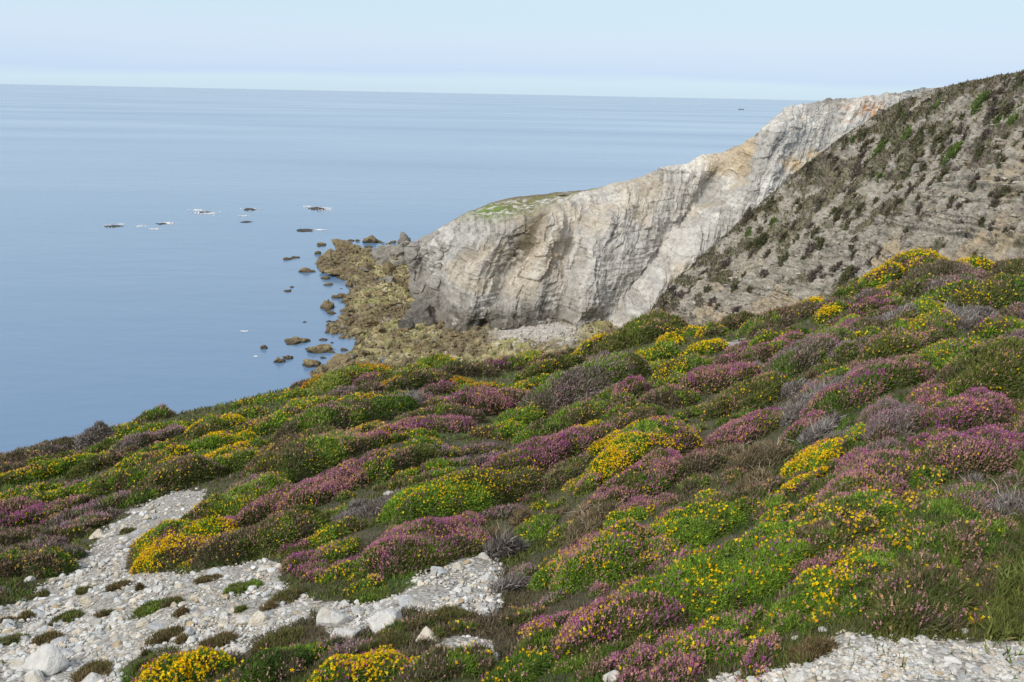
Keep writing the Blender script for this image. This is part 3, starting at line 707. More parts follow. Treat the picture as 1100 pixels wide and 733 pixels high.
def shrub(cx, cy, a, b, h, ang, kind, scale=1.0, zfun=HZ, dist=None, prof=2.4):
    name, pal, sl, flowers, twig = KINDS[kind]
    d = dist or math.sqrt(cx * cx + cy * cy)
    pxm = d / 884.0                                  # metres per rendered pixel there
    seed = int(rng.integers(0, 100000)); ph = rng.uniform(0, 6.28, 4)
    w = max(0.0065, 1.45 * pxm); L = max(sl, 3.6 * pxm)
    area = math.pi * a * b * (1.0 + 1.4 * h / max(a, b)) + 0.02
    ca, sa = math.cos(ang), math.sin(ang)
    def surf(n, k=0.5):
        rr = rng.uniform(0, 1, n) ** 0.42; th = rng.uniform(0, 2 * math.pi, n)
        return place(rr, th)
    def place(rr, th):
        Rt = 1 + .14 * np.sin(2 * th + ph[0]) + .11 * np.sin(3 * th + ph[1]) + .07 * np.sin(5 * th + ph[2]) + .05 * np.sin(9 * th + ph[3])
        u, v = rr * np.cos(th), rr * np.sin(th)
        lx, ly = a * Rt * u, b * Rt * v
        X = cx + ca * lx - sa * ly; Y = cy + sa * lx + ca * ly
        bump = fbm(X / a * 1.3, Y / a * 1.3, 0, 3, seed)
        Z = h * dome(u, v, prof) * (1 + 0.30 * bump)
        lam = max(0.13, 8 * pxm)
        Z = Z + (0.26 * lam * vnoise(X / lam, Y / lam, 0, seed + 2) + 0.13 * lam * vnoise(X / lam * 2.1, Y / lam * 2.1, 0, seed + 3)) * np.clip(2.2 * (1 - rr), 0.15, 1) * min(1.0, h / 0.12)
        k = h * rr ** (prof - 1) / np.sqrt(np.clip(1 - rr ** prof, 0.06, 1))
        nl = np.stack([(ca * u / a - sa * v / b) * k, (sa * u / a + ca * v / b) * k, np.ones_like(X)], -1)
        nl[:, 0] -= 0.30 * h / a * vnoise(X / a * 2.6 + 9, Y / a * 2.6, 0, seed + 5) * 2; nl[:, 1] -= 0.30 * h / a * vnoise(X / a * 2.6, Y / a * 2.6 + 9, 0, seed + 6) * 2
        nl /= np.linalg.norm(nl, axis=1, keepdims=True)
        P = np.stack([X, Y, zfun(X, Y) + Z - 0.015 - np.clip(rr - 0.86, 0, 1) * (0.5 * h + 0.1)], -1)
        return P, nl, bump
    n = int(min(max(2.6 * area / (w * L * 0.5), 60), 150000))
    P, nl, bump = surf(n)
    P -= nl * (rng.uniform(0, 0.6, n) * L)[:, None]
    dirs = nl * 0.9 + np.array([0.10, 0.06, 0.25]) + rng.normal(0, 0.85 if name == 'gorse_bush' else 0.55, (n, 3)); dirs /= np.linalg.norm(dirs, axis=1, keepdims=True)
    csel = fbm(P[:, 0] * 2.2 / max(a, .3) * 0.6, P[:, 1] * 2.2 / max(a, .3) * 0.6, 0, 3, seed + 9)
    col = pick(pal, n, csel)
    # patches where a neighbour grows through
    oth = [P_OLIVE, P_BROWN, P_DKGREEN, P_BROWN][seed % 4] if name in ('gorse_bush', 'heather_bush') else pal
    pm = fbm(P[:, 0] / max(a, .25) * 1.5 + 31, P[:, 1] / max(a, .25) * 1.5, 0, 3, seed + 13) + rng.normal(0, .12, n) > (0.52 if name == 'gorse_bush' else 0.34)
    col[pm] = pick(oth, int(pm.sum()))
    if name in ('gorse_bush', 'heather_bush'):
        oth2 = [P_GREEN, P_OLIVE, P_TAN, P_GREEN][(seed // 7) % 4]
        pm = fbm(P[:, 0] / max(a, .25) * 2.3 - 11, P[:, 1] / max(a, .25) * 2.3 + 7, 0, 3, seed + 14) + rng.normal(0, .15, n) > 0.40
        col[pm] = pick(oth2, int(pm.sum()))
    parts = [blades(P, dirs, L * rng.uniform(0.6, 1.35, n), w * rng.uniform(0.7, 1.3, n), col)]
    # woody inside of the mound
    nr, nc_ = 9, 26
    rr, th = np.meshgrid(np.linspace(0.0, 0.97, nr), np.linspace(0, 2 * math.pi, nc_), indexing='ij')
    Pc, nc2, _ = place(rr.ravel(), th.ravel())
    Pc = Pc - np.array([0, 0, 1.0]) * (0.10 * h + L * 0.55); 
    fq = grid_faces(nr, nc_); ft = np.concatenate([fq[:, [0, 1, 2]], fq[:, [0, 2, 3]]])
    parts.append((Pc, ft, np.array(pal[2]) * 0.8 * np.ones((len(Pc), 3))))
    fl = []
    for fp, cov, clus, spike in flowers:
        size = max(0.013 if not spike else 0.0095, (1.35 if not spike else 1.15) * pxm)
        k = 3 if d < 14 else 2
        nf = int(min(cov * area / (size * size * 0.42) * 1.5, 40000))
        if nf < 3: continue
        P, nl, bump = surf(int(nf * 2.2))
        f0 = fbm(P[:, 0] / a * 1.1 + 5, P[:, 1] / a * 1.1, 0, 2, seed + 20 + len(fl)); f1 = vnoise(P[:, 0] * 9 / (1 + d * .12), P[:, 1] * 9 / (1 + d * .12), P[:, 2] * 9 / (1 + d * .12), seed + 30 + len(fl))
        keep = (0.55 * f0 + 0.85 * f1 + 0.30 * nl[:, 2] + rng.normal(0, 0.42, len(P))) > (0.12 + clus)
        P, nl = P[keep][:nf], nl[keep][:nf]
        m = len(P)
        if m < 6: continue
        upd = nl * 0.7 + np.array([0, 0, 0.5]) + rng.normal(0, 0.2, (m, 3)); upd /= np.linalg.norm(upd, axis=1, keepdims=True)
        P = P + upd * (L * rng.uniform(0.45, 1.0, m))[:, None]
        fl.append(petals(P, size * rng.uniform(0.7, 1.35, m), pick(fp, m, None, 0.12), k, spike, upd))
    many = sum(len(f_[1]) for f_ in fl) > 300
    if fl and not many: parts += fl; fl = []
    V, Fc, Co = cat_tris(parts)
    org = np.array([cx, cy, float(zfun(np.array([cx]), np.array([cy]))[0])])
    root = bpy.data.objects.new(name, None); C.objects.link(root); root.location = org; root.empty_display_size = 0.1
    link('foliage', mesh('foliage', V - org, Fc, Co, M_LEAF), root)
    if fl:
        V, Fc, Co = cat_tris(fl)
        link('flowers', mesh('flowers', V - org, Fc, Co, M_PETAL), root)
    nt_ = int(min(twig * area / (0.004 * max(1, pxm / .006)) * 2.2, 900))
    if twig > 0.005 and d < 45 and nt_ > 14:
        P, nl, bump = surf(nt_)
        dv = nl * 0.5 + rng.normal(0, 0.7, (nt_, 3)) + np.array([0.2, 0.1, 0.25]); dv /= np.linalg.norm(dv, axis=1, keepdims=True)
        gcol = pick([(.36, .33, .30), (.27, .24, .21), (.44, .42, .39)] if kind != 'dt' else [(.34, .27, .18), (.45, .40, .34)], nt_)
        V, Fc, Co = twigs(P, dv, rng.uniform(0.05, 0.17, nt_) * (1 + 0.3 * a), max(0.004, 0.7 * pxm), gcol)
        link('twigs', mesh('twigs', V - org, Fc, Co, M_TWIG), root)
    root['category'] = CATN[name]
    return root

# px, py, width px, kind, label (its phrase is also used to say where neighbours are); optional: height factor, depth factor
LM = [
    (190, 726, 118, 'gy', 'golden gorse bush at the bottom edge left of centre', 1.0, 1.1, .1), (388, 722, 125, 'gy', 'golden gorse bush below the flat white slab', 1.0, 1.1, .1),
    (290, 722, 110, 'gd', 'dark green gorse between the two golden bottom bushes'), (480, 715, 110, 'ho', 'low olive heather in front of the pointed cream stone'),
    (660, 668, 150, 'hy', 'pink and yellow heather mound at bottom centre', 1.1), (775, 622, 230, 'gg', 'huge bright green gorse mound on the right', 0.9, 1.0, .25),
    (880, 575, 190, 'gm', 'flowering green gorse on the upper right of huge mound', 0.7, 1.0, .3), (735, 570, 150, 'gg', 'green gorse ridge behind the huge mound', .8, 1.0, .3), (870, 640, 120, 'gm', 'flecked green gorse right of the huge mound foot', .8, 1.0, .2),
    (860, 600, 70, 'hk', 'pink heather growing through the huge green mound', .9), (930, 595, 80, 'gm', 'yellow flecked gorse at the right end of huge mound', .8), (690, 640, 70, 'hk', 'small pink heather left of the huge mound foot', .9),
    (640, 602, 150, 'gp', 'green gorse shoulder left of the huge green mound', 1.2), (576, 570, 62, 'gg', 'bright green gorse above the overhanging bank'),
    (985, 640, 130, 'ho', 'dark heather along the right gravel', 1.1), (1010, 572, 120, 'ho', 'olive heather below the purple right slope'),
    (1085, 630, 80, 'hb', 'dark brown heather at the right edge'), (1045, 492, 140, 'hp', 'broad purple heather at the right edge', .8),
    (1088, 545, 48, 'dd', 'white dead branches at the right edge'), (876, 490, 78, 'gy', 'yellow gorse clump behind the huge green mound', 1.2),
    (690, 482, 140, 'gy', 'wide yellow gorse band in the middle slope', 1.0), (588, 492, 130, 'hp', 'purple heather left of the wide yellow band'),
    (690, 515, 110, 'hk', 'pink heather in front of the wide yellow band'), (495, 530, 150, 'gg', 'green gorse mound left of the overhanging bank', 1.2),
    (455, 585, 150, 'hk', 'dark heather with pale pink specks above white stone bank', 1.0), (360, 573, 62, 'gm', 'small yellow flecked gorse above the purple clump', 1.2),
    (335, 602, 66, 'hp', 'small purple heather beside the path bend'), (196, 588, 120, 'gy', 'yellow gorse mound overhanging the gravel path', 1.2, 1.2, .45),
    (280, 580, 120, 'ho', 'dark olive heather right of the yellow path gorse', 1.3), (248, 566, 56, 'hp', 'purple heather patch above the yellow path gorse', 1.3),
    (262, 540, 100, 'gl', 'lime green gorse bank behind the yellow path gorse'), (340, 530, 120, 'hk', 'dusky pink heather mound at the path top'),
    (40, 556, 72, 'hp', 'purple heather left of the path at the frame edge'), (20, 612, 90, 'gd', 'dark green gorse at the left frame edge', 1.3),
    (45, 605, 60, 'hm', 'grey mauve heather hanging over the left path edge', 1.2), (62, 578, 46, 'hb', 'round brown heather left of the path', 1.4),
    (105, 550, 60, 'hm', 'grey faded heather beside the path narrows', 1.2), (95, 566, 40, 'ho', 'small olive heather beside the cream path stone', 1.2),
    (428, 500, 80, 'ho', 'olive mound above the grey dead twigs', 1.3), (335, 488, 140, 'ho', 'long olive heather bank in the left middle'),
    (425, 540, 80, 'dd', 'grey dead twigs in the hollow of middle slope', .7), (372, 556, 30, 'dd', 'small grey dead twigs near the path bend', .8),
    (540, 590, 46, 'dd', 'grey dead roots hanging at the overhanging bank', 2.2), (548, 630, 50, 'dd', 'tangled grey twigs beside the white stone bank', 1.2),
    (560, 560, 26, 'dt', 'tan dried edge of the overhanging bank', 2.0), (700, 590, 110, 'gp', 'greyish green gorse merging into the huge green mound', .9),
    (600, 690, 100, 'ho', 'olive heather left of the pink bottom mound'), (760, 690, 120, 'gp', 'green gorse with pink specks beside the right gravel', .9),
    (560, 720, 90, 'gd', 'dark green gorse at the bottom edge centre'), (720, 728, 90, 'hk', 'pink heather at the bottom edge right of centre', .8),
    (935, 560, 110, 'gg', 'flecked green gorse on the huge mound right shoulder', .6), (930, 522, 130, 'hk', 'pink heather above the huge green mound', .9),
    (930, 610, 90, 'gp', 'green gorse with purple specks above right gravel'), (1065, 580, 70, 'ho', 'olive heather below the white dead branches'),
    # right upper slope
    (985, 296, 95, 'gy', 'long yellow gorse on the skyline below the hillside', .9), (1045, 283, 52, 'gy', 'highest yellow gorse clump under the hillside', 1.0),
    (948, 304, 50, 'gy', 'left end of the yellow skyline gorse', 1.5), (912, 312, 46, 'ho', 'dark heather left of the yellow skyline gorse', 1.5),
    (1020, 300, 70, 'hm', 'mauve heather under the yellow skyline gorse'), (1085, 292, 50, 'hb', 'brown heather at the right frame edge skyline', 1.2),
    (935, 333, 54, 'hp', 'magenta heather below the yellow skyline gorse', 1.2), (964, 346, 46, 'ho', 'round olive mound right of the magenta heather', 1.3),
    (960, 376, 84, 'ho', 'smooth olive mound on the right slope', 1.3), (1005, 352, 70, 'gg', 'green gorse right of the smooth olive mound', 1.0),
    (1060, 322, 90, 'gd', 'dark green gorse mound near the right skyline', 1.2), (1020, 322, 60, 'gm', 'yellow flecked gorse near the right skyline', 1.2),
    (1030, 388, 100, 'gg', 'bright green gorse band on the right slope', 1.0), (1070, 412, 130, 'ho', 'big olive mound at the right frame edge', 1.6),
    (1075, 355, 70, 'gg', 'green gorse at the right frame edge upper slope'), (985, 312, 55, 'ho', 'olive heather below the long yellow gorse'),
    (990, 330, 24, 'dd', 'small grey dead shrub on the upper right slope', 1.4), (1018, 334, 24, 'dd', 'second grey dead shrub on the upper right slope', 1.4),
    (866, 334, 30, 'gy', 'lone yellow gorse tuft right of the skyline dip', 1.6), (868, 386, 86, 'hm', 'broad mauve heather mound on the right middle slope', 1.3),
    (912, 382, 50, 'hm', 'mauve and green heather beside the smooth olive mound', 1.4), (935, 412, 120, 'hk', 'pink heather band below the smooth olive mound'),
    (885, 422, 64, 'dd', 'grey dead shrub left of the pink band', .9), (1010, 425, 80, 'hy', 'pink and yellow heather below the bright green band'),
    (1040, 446, 100, 'hp', 'magenta heather below the big olive mound', 1.0), (955, 452, 90, 'hm', 'grey mauve heather in the right middle'),
    (850, 446, 70, 'dd', 'grey twiggy shrub right of the wide yellow band', .9), (818, 492, 70, 'dt', 'tan dried shrub right of the wide yellow band', .9),
    (800, 465, 86, 'hk', 'pink speckled heather right of the wide yellow band'), (735, 505, 90, 'hb', 'brown heather below the wide yellow band'),
    (845, 345, 50, 'hb', 'dark heather at the skyline dip', 1.2), (790, 350, 50, 'ho', 'dark olive heather right of the skyline hollow', 1.1),
    # middle
    (620, 360, 52, 'hb', 'tall dark bush on the skyline before the cliff foot', 2.4), (637, 375, 42, 'gy', 'yellow gorse right of the tall dark bush', 1.3),
    (690, 360, 100, 'ho', 'olive heather bank right of the tall dark bush', 1.1), (722, 369, 34, 'gy', 'small yellow gorse behind the middle slope', 1.3),
    (764, 360, 32, 'gy', 'yellow gorse tuft left of the pale bare stone', 1.5), (812, 354, 32, 'gy', 'yellow gorse tuft at the hillside foot', 1.5),
    (562, 386, 56, 'gl', 'yellow green gorse left of the tall dark bush', 1.1), (590, 400, 70, 'ho', 'brown olive mound below the tall dark bush', 1.1),
    (628, 420, 120, 'hm', 'long mauve heather mound in the centre', 1.2), (668, 428, 60, 'hk', 'orange pink heather on the long mauve mound', 1.4),
    (625, 448, 110, 'ho', 'olive heather under the long mauve mound', .9), (738, 398, 80, 'gm', 'yellow flecked green gorse in the right centre'),
    (772, 410, 90, 'hk', 'reddish pink heather right of centre'), (700, 384, 60, 'gm', 'yellow topped gorse above the centre', 1.1),
    (800, 430, 100, 'ho', 'olive heather bank right of centre', 1.1), (715, 432, 80, 'hb', 'brown heather right of the long mauve mound'),
    (820, 385, 90, 'hk', 'pink heather under the pale bare stone'), (835, 368, 70, 'gg', 'green gorse right of the pale bare stone'),
    (563, 450, 70, 'gg', 'green gorse hummock left of the centre mauve mound'), (520, 436, 100, 'hk', 'wide pink heather drift left of centre'),
    (465, 458, 80, 'hk', 'lower end of the pink heather drift'), (490, 450, 60, 'hb', 'dark heather in the pink drift', 1.2),
    (470, 488, 44, 'hm', 'mauve mound left of green gorse hollow', 1.6), (490, 488, 40, 'gg', 'small bright green gorse beside the mauve mound', 1.2),
    (540, 466, 70, 'gg', 'green gorse above the purple heather'), (398, 410, 34, 'hp', 'dark purple heather near the shore skyline', 1.3),
    (378, 408, 60, 'go', 'orange gorse drift on the shore skyline'), (424, 416, 44, 'go', 'orange yellow gorse below the shore skyline', 1.2),
    (453, 412, 56, 'ho', 'dark olive heather below the shore skyline', 1.2), (478, 420, 44, 'hp', 'purple heather right of the grey shrub'),
    (498, 414, 30, 'go', 'small orange gorse near purple heather', 1.4), (504, 400, 50, 'hb', 'grey brown heather above the orange gorse', 1.4),
    (432, 434, 64, 'dd', 'grey dead shrub below the shore skyline', .8), (372, 452, 120, 'hb', 'long brown heather bank left of pink drift'),
    (396, 448, 40, 'gy', 'yellow gorse in the long brown bank', 1.2), (322, 488, 50, 'gy', 'yellow gorse streak above the olive bank', .9),
    (290, 458, 70, 'gm', 'yellow flecked gorse on the left middle slope'), (330, 440, 60, 'gl', 'lime gorse near the left skyline'),
    (440, 470, 50, 'gg', 'green gorse at the drift end'), (395, 478, 60, 'hy', 'orange pink heather above olive mound'),
    (545, 385, 40, 'hp', 'magenta heather left of yellow green gorse', 1.2), (470, 392, 50, 'gl', 'yellow green gorse on the cove skyline'),
    # left slope
    (103, 466, 34, 'dd', 'round grey shrub on the left skyline', 2.2), (165, 448, 60, 'hb', 'dark heather on the left skyline', 1.2), (330, 414, 36, 'hb', 'dark rounded shrub by the shore skyline', 1.6),
    (140, 520, 74, 'ho', 'dark olive mound above the path', 1.5), (112, 521, 40, 'gy', 'yellow gorse stripe left of the dark olive mound', .9),
    (150, 500, 50, 'gm', 'yellow flecked gorse on the left slope'), (205, 512, 76, 'ho', 'olive heather mound right of the path head', 1.4),
    (177, 503, 26, 'gy', 'small yellow gorse above the path head', 1.3), (150, 536, 50, 'hb', 'brown heather at the path head', 1.0),
    (255, 474, 40, 'gy', 'small yellow gorse on the left middle slope', 1.1), (50, 510, 70, 'gm', 'yellow flecked gorse near the left frame edge'),
    (85, 532, 70, 'gg', 'bright green gorse on the left slope', 1.0), (20, 500, 60, 'hb', 'brown heather at the left frame edge skyline'),
    (110, 500, 60, 'ho', 'olive heather on the left slope', 1.1), (60, 486, 50, 'hb', 'dark heather at the left skyline corner'), (145, 475, 40, 'gg', 'green gorse under the left skyline', 1.1),
    (245, 500, 80, 'gm', 'green yellow gorse right of path head olive mound', 1.1), (285, 520, 70, 'hm', 'mauve heather between path head and dusky pink mound', 1.0),
    (80, 470, 14, 'gy', 'tiny yellow gorse tuft by the left skyline', 1.4),
]
TUFTS = [(42, 641, 26, 'tg', 'low olive tuft left on the gravel path'), (90, 635, 24, 'tg', 'small olive tuft in the upper gravel'), (72, 665, 46, 'tl', 'green tuft in the stony lower left path'),
         (160, 654, 44, 'tl', 'green tuft in the middle of the gravel path'), (185, 647, 24, 'tg', 'small tuft right of the middle green tuft'), (175, 684, 46, 'tr', 'brown red tuft behind the bottom golden gorse'),
         (236, 690, 50, 'tr', 'reddish tuft right of the bottom golden gorse'), (222, 624, 30, 'tr', 'brownish tuft below the square cream stone'), (260, 631, 50, 'tl', 'wide green tuft at the right edge of the path'),
         (12, 688, 40, 'tl', 'green tuft at the lower left frame edge'), (50, 688, 40, 'tr', 'reddish tuft among the lower left stones'), (100, 722, 60, 'tr', 'brown tuft beside the biggest white boulder'),
         (110, 662, 26, 'tr', 'small rusty tuft in the path stones'), (137, 571, 20, 'tg', 'olive tuft between two small path stones'), (150, 632, 9, 'tr', 'tiny reddish plant alone in the gravel'), (400, 640, 50, 'tl', 'green tuft above the blocky white boulder'),
         (420, 690, 60, 'tg', 'olive tuft below the flat topped slab'), (300, 690, 70, 'tg', 'olive tuft left of the blocky white boulder'), (480, 662, 70, 'tg', 'olive tuft under the white stone bank'), (310, 640, 50, 'tg', 'olive tuft at the path bend'),
         (870, 700, 60, 'tr', 'brownish tuft at the left end of right gravel'), (195, 660, 20, 'tr', 'small rusty tuft beside the tilted slab')]
PLACED = []
def add_shrub(px, py, wpx, kind, hf=1.0, df=1.0, low=False, turn=None):
    if low: wpx *= 0.85
    X, Y = hit(px, py)
    if not np.isfinite(Y[0]):
        X, Y = hit(px, py + 12)
        if not np.isfinite(Y[0]): return None
    D = math.hypot(X[0], Y[0]); a = 0.5 * wpx * D / F
    wpx *= 1.0 if low or px > 700 and py > 540 else 0.92
    h = (0.44 * a * hf if not low else 0.24 * a)
    h = min(max(h, 0.05), 1.1)
    X2, Y2 = hit(px, py + 0.30 * h * F / D)
    if np.isfinite(Y2[0]): X, Y = X2, Y2
    X, Y = X[0], Y[0]
    asp = rng.uniform(0.6, 0.8) * df
    ang = CONT + rng.normal(0, 0.22) if not low else rng.normal(0.25, 0.25)
    if low: asp = 1.0
    if turn is not None: ang = turn
    # keep the outline as wide in the picture as asked: a along the contour is seen foreshortened
    k = 1.0 / max(abs(math.cos(ang)), 0.62) * 0.92
    o = shrub(X, Y, a * k, a * asp, h, ang, kind)
    PLACED.append((X, Y, a * k, a * asp, ang, kind, px, py))
    return o
for row in LM:
    px, py, wpx, kind, lab = row[:5]; hf = row[5] if len(row) > 5 else 1.0
    o = add_shrub(px, py, wpx, kind, hf, row[6] if len(row) > 6 else 1.0, False, row[7] if len(row) > 7 else None)
    if o is None: print('no ground for', lab); continue
    tag(o, uniq([lab]), None, GDESC[KINDS[kind][0]]); LANDMARKS.append((px, py, 'the ' + lab))
for px, py, wpx, kind, lab in TUFTS:
    o = add_shrub(px, py, wpx, kind, 1.0, 1.0, True)
    if o is None: continue
    tag(o, uniq([lab]), None, 'low tufts growing in the gravel'); LANDMARKS.append((px, py, 'the ' + lab))
r5 = np.random.default_rng(9); k_ = 0
while k_ < 9:
    px, py = r5.uniform(0, 330), r5.uniform(625, 725)
    if not in_poly(np.array(px), np.array(py), G_POLYS[0]) or any(math.hypot(px - t_[0], 1.6 * (py - t_[1])) < 20 for t_ in TUFTS): continue
    kd = ['tr', 'tg', 'tr', 'tl'][int(r5.integers(0, 4))]
    o = add_shrub(px, py, r5.uniform(9, 34), kd, 1.0, 1.0, True)
    TUFTS.append((px, py)); k_ += 1
    tag(o, uniq(relation(px, py, 'scrap of ' + KDESC[kd].replace(' tuft', ' growth'))) or 'scrap of low growth between the path stones', None, 'low tufts growing in the gravel')
NLM = len(PLACED)

# fill the rest of the slope with mounds like their neighbours
def overlap(X, Y, r, f):
    for (x0, y0, a0, b0, an, *_r) in PLACED:
        dx, dy = X - x0, Y - y0
        u = (dx * math.cos(an) + dy * math.sin(an)) / (a0 + r * 0.8); v = (-dx * math.sin(an) + dy * math.cos(an)) / (b0 + r * 0.6)
        if u * u + v * v < f: return True
    return False
cand = rng.uniform([-60, 265], [1160, 733], (14000, 2)); 
hx, hy = hit(cand[:, 0], cand[:, 1])
ok = np.isfinite(hy); cand, hx, hy = cand[ok], hx[ok], hy[ok]
gv_ = gravel(cand[:, 0], cand[:, 1])
LMP = np.array([(p[6], p[7]) for p in PLACED], float); LMK = [p[5] for p in PLACED]
nfill = 0
for (px, py), X, Y, isg in zip(cand, hx, hy, gv_):
    if isg or nfill >= 440: continue
    D = math.hypot(X, Y)
    wpx = np.clip(rng.normal(46, 15), 22, 90) * (0.55 if D > 36 else 0.75 if D > 22 else 0.9)
    a = 0.5 * wpx * D / F
    if overlap(X, Y, a, 0.60): continue
    ring = [(px + wpx * .5 * c_, py + wpx * .2 * s_) for c_, s_ in ((1, 0), (-1, 0), (0, 1), (0, -1), (.7, .7), (-.7, .7))]
    if any(gravel(np.array(r_[0]), np.array(r_[1])) for r_ in ring): continue
    dd = np.hypot(LMP[:, 0] - px, (LMP[:, 1] - py) * 2.0) + rng.uniform(0, 30, len(LMP))
    cands = [i for i in np.argsort(dd)[:14] if LMK[i][0] != 't']
    kind = LMK[cands[int(rng.integers(0, len(cands[:2])))]] if cands else 'ho'
    if rng.uniform() < 0.26: kind = ['ho', 'hb', 'hm', 'gg', 'gd', 'gg', 'gl', 'ho'][int(rng.integers(0, 8))]
    if kind == 'dd' and rng.uniform() < 0.6: kind = 'hm'
    o = add_shrub(px, py, wpx, kind, rng.uniform(0.8, 1.3))
    if o is None: continue
    nfill += 1
    size = 'small ' if a < 0.5 else ''
    lab = uniq(relation(px, py, size + KDESC[kind])) 
    grp = GDESC[KINDS[kind][0]]
    if lab is None:
        zone = 'farther up the slope' if D > 30 else 'in the middle of the slope' if D > 12 else 'close to the path'
        lab = f'{KDESC[kind]} among others {zone}'; grp = f'{KDESC[kind]}s {zone}'
    tag(o, lab, None, grp)
import collections; print(collections.Counter(KINDS[p[5]][0] for p in PLACED)); print('shrubs', NLM, '+', nfill)

# low heath between the mounds: nobody could count it
def cover():
    n = 520000
    c = rng.uniform([-120, 268], [1220, 760], (n, 2))
    X, Y = hit(c[:, 0], c[:, 1]) if False else (None, None)
    # even in the picture near by, and spread over the ground by area further off
    t = rng.uniform(-0.72, 0.72, n); y = 1 / rng.uniform(1 / 70.0, 1 / 2.2, n) ** 1.0
    k = 300000                                       # the same heath goes on beyond both edges of the picture
    t = np.concatenate([t, rng.choice([-1, 1], k) * rng.uniform(0.60, 1.15, k)]); y = np.concatenate([y, 1 / rng.uniform(1 / 60.0, 1 / 1.8, k)]); n += k
    x = t * np.maximum(y, 3)
    g = gravel_w(x, y, 8.0) & (rng.uniform(0, 1, n) > 0.012)
    x, y = x[~g], y[~g]
    n = len(x); d = np.hypot(x, y); pxm = d / 884
    P = np.stack([x, y, HZ(x, y) - 0.01], -1)
    dirs = np.array([0.1, 0.05, 0.8]) + rng.normal(0, 0.5, (n, 3)); dirs /= np.linalg.norm(dirs, axis=1, keepdims=True)
    sel = fbm(x * 0.9, y * 0.9, 0, 3, 91)
    pal = P_BROWN + P_OLIVE + P_DKGREEN
    col = pick(pal, n, sel, 0.3) * 0.95
    outside = np.abs(x / np.maximum(y, 3)) > 0.62
    hum = 0.14 * np.clip(fbm(x * 1.1, y * 1.1, 0, 3, 93), 0, 1)
    P[:, 2] += np.where(outside, hum * rng.uniform(0.2, 1, n), 0)
    V, Fc, Co = blades(P, dirs, np.maximum(0.045, 4 * pxm) * rng.uniform(0.5, 1.5, n), np.maximum(0.008, 2.0 * pxm), col)
    tag(link('low_heath', mesh('low_heath', V, Fc, Co, M_LEAF)), 'low brown and olive heath growing between the mounds', 'heath', None, 'stuff')
cover()

# ------------------------------------------------------------------ stones on the paths
r2 = np.random.default_rng(5)
todo = []
for px, py, wpx, ck, hr, lab in STONES:
    res = put_stone(px, py, wpx, ck, hr, 4 if wpx > 25 else 3, r2)
    if not res: continue
    o = res[0]
    if lab:
        tag(o, uniq([lab]), 'stone', 'white stones on the gravel'); LANDMARKS.append((px, py, 'the ' + lab))
    else: todo.append((o, px, py, ck, wpx))
for o, px, py, ck, wpx in todo:
    d_ = ('small ' if wpx < 13 else '') + SDESC[ck] + ' stone'
    tag(o, uniq(relation(px, py, d_, 12, 110)) or f'{d_} loose on the gravel', 'stone', 'white stones on the gravel')
n_ = 0
while n_ < 205:
    gi = r2.choice([0, 0, 0, 0, 1, 2]); poly = np.array(G_POLYS[gi])
    px, py = r2.uniform(poly[:, 0].min(), poly[:, 0].max()), r2.uniform(poly[:, 1].min(), min(poly[:, 1].max(), 736))
    if px < -5 or px > 1105 or not in_poly(np.array(px), np.array(py), G_POLYS[gi]): continue
    if gi == 0 and py < 640 and r2.uniform() < 0.7: continue
    wpx = r2.uniform(5.5, 11) * (1.35 if py > 660 and gi == 0 else 1)
    ck = r2.choice(list('wwwwcggt')); hr = r2.uniform(.45, .8)
    X, Y = hit(px, py)
    if any((X[0] - a_) ** 2 + (Y[0] - b_) ** 2 < (c_ * 1.3 + 0.02) ** 2 for a_, b_, c_ in STONE_POS): n_ += 0.2; continue
    res = put_stone(px, py, wpx, ck, hr, 2, r2)
    if not res: continue
    n_ += 1
    zone = {0: 'lower left path', 1: 'white stone bank', 2: 'right gravel'}[int(gi)]
    if gi == 0: zone = 'path narrows' if py < 600 else 'upper gravel path' if py < 650 else 'lower left path'
    d_ = f'palm sized {SDESC[ck]} stone loose on the {zone}'
    tag(res[0], d_, 'stone', f'palm sized {SDESC[ck]} stones loose on the {zone}')

def grav():
    parts = []
    V0, F0 = ICO[1]
    n = 95000
    px = rng.uniform(-40, 1140, n); py = 733 - (733 - 520) * rng.uniform(0, 1, n) ** 1.2 + 6
    k = gravel(px + 3 * rng.normal(size=n), py + 2 * rng.normal(size=n))
    px, py = px[k], py[k]
    X, Y = hit(px, py); k = np.isfinite(Y); X, Y = X[k], Y[k]
    n = len(X)
    D = np.hypot(X, Y)
    s = np.maximum(0.006, D / 884 * 0.75) * np.exp(rng.normal(-0.12, 0.5, n))
    rad = rng.uniform(0.6, 1.15, (n, len(V0), 1))
    V = V0[None] * rad * np.stack([s * rng.uniform(.8, 1.4, n), s * rng.uniform(.7, 1.2, n), s * rng.uniform(.4, .8, n)], -1)[:, None, :]
    a = rng.uniform(0, 6.28, n); c_, s_ = np.cos(a)[:, None], np.sin(a)[:, None]
    V = np.stack([V[..., 0] * c_ - V[..., 1] * s_, V[..., 0] * s_ + V[..., 1] * c_, V[..., 2]], -1)
    V += np.stack([X, Y, HZ(X, Y) + s * 0.25], -1)[:, None, :]
    pal = np.array([(.50, .475, .43), (.44, .415, .365), (.50, .44, .36), (.36, .355, .34), (.58, .56, .52), (.42, .35, .27), (.47, .45, .41), (.52, .49, .44)])
    col = pal[rng.integers(0, len(pal), n)] * rng.uniform(.95, 1.28, (n, 1))
    Fc = (F0[None] + (np.arange(n) * len(V0))[:, None, None]).reshape(-1, 3)
    tag(link('gravel', mesh('gravel', V.reshape(-1, 3), Fc, np.repeat(col, len(V0), 0), M_GRAVEL)), 'pale crushed gravel covering the bare paths', 'gravel', None, 'stuff')
    print('gravel', n)
grav()
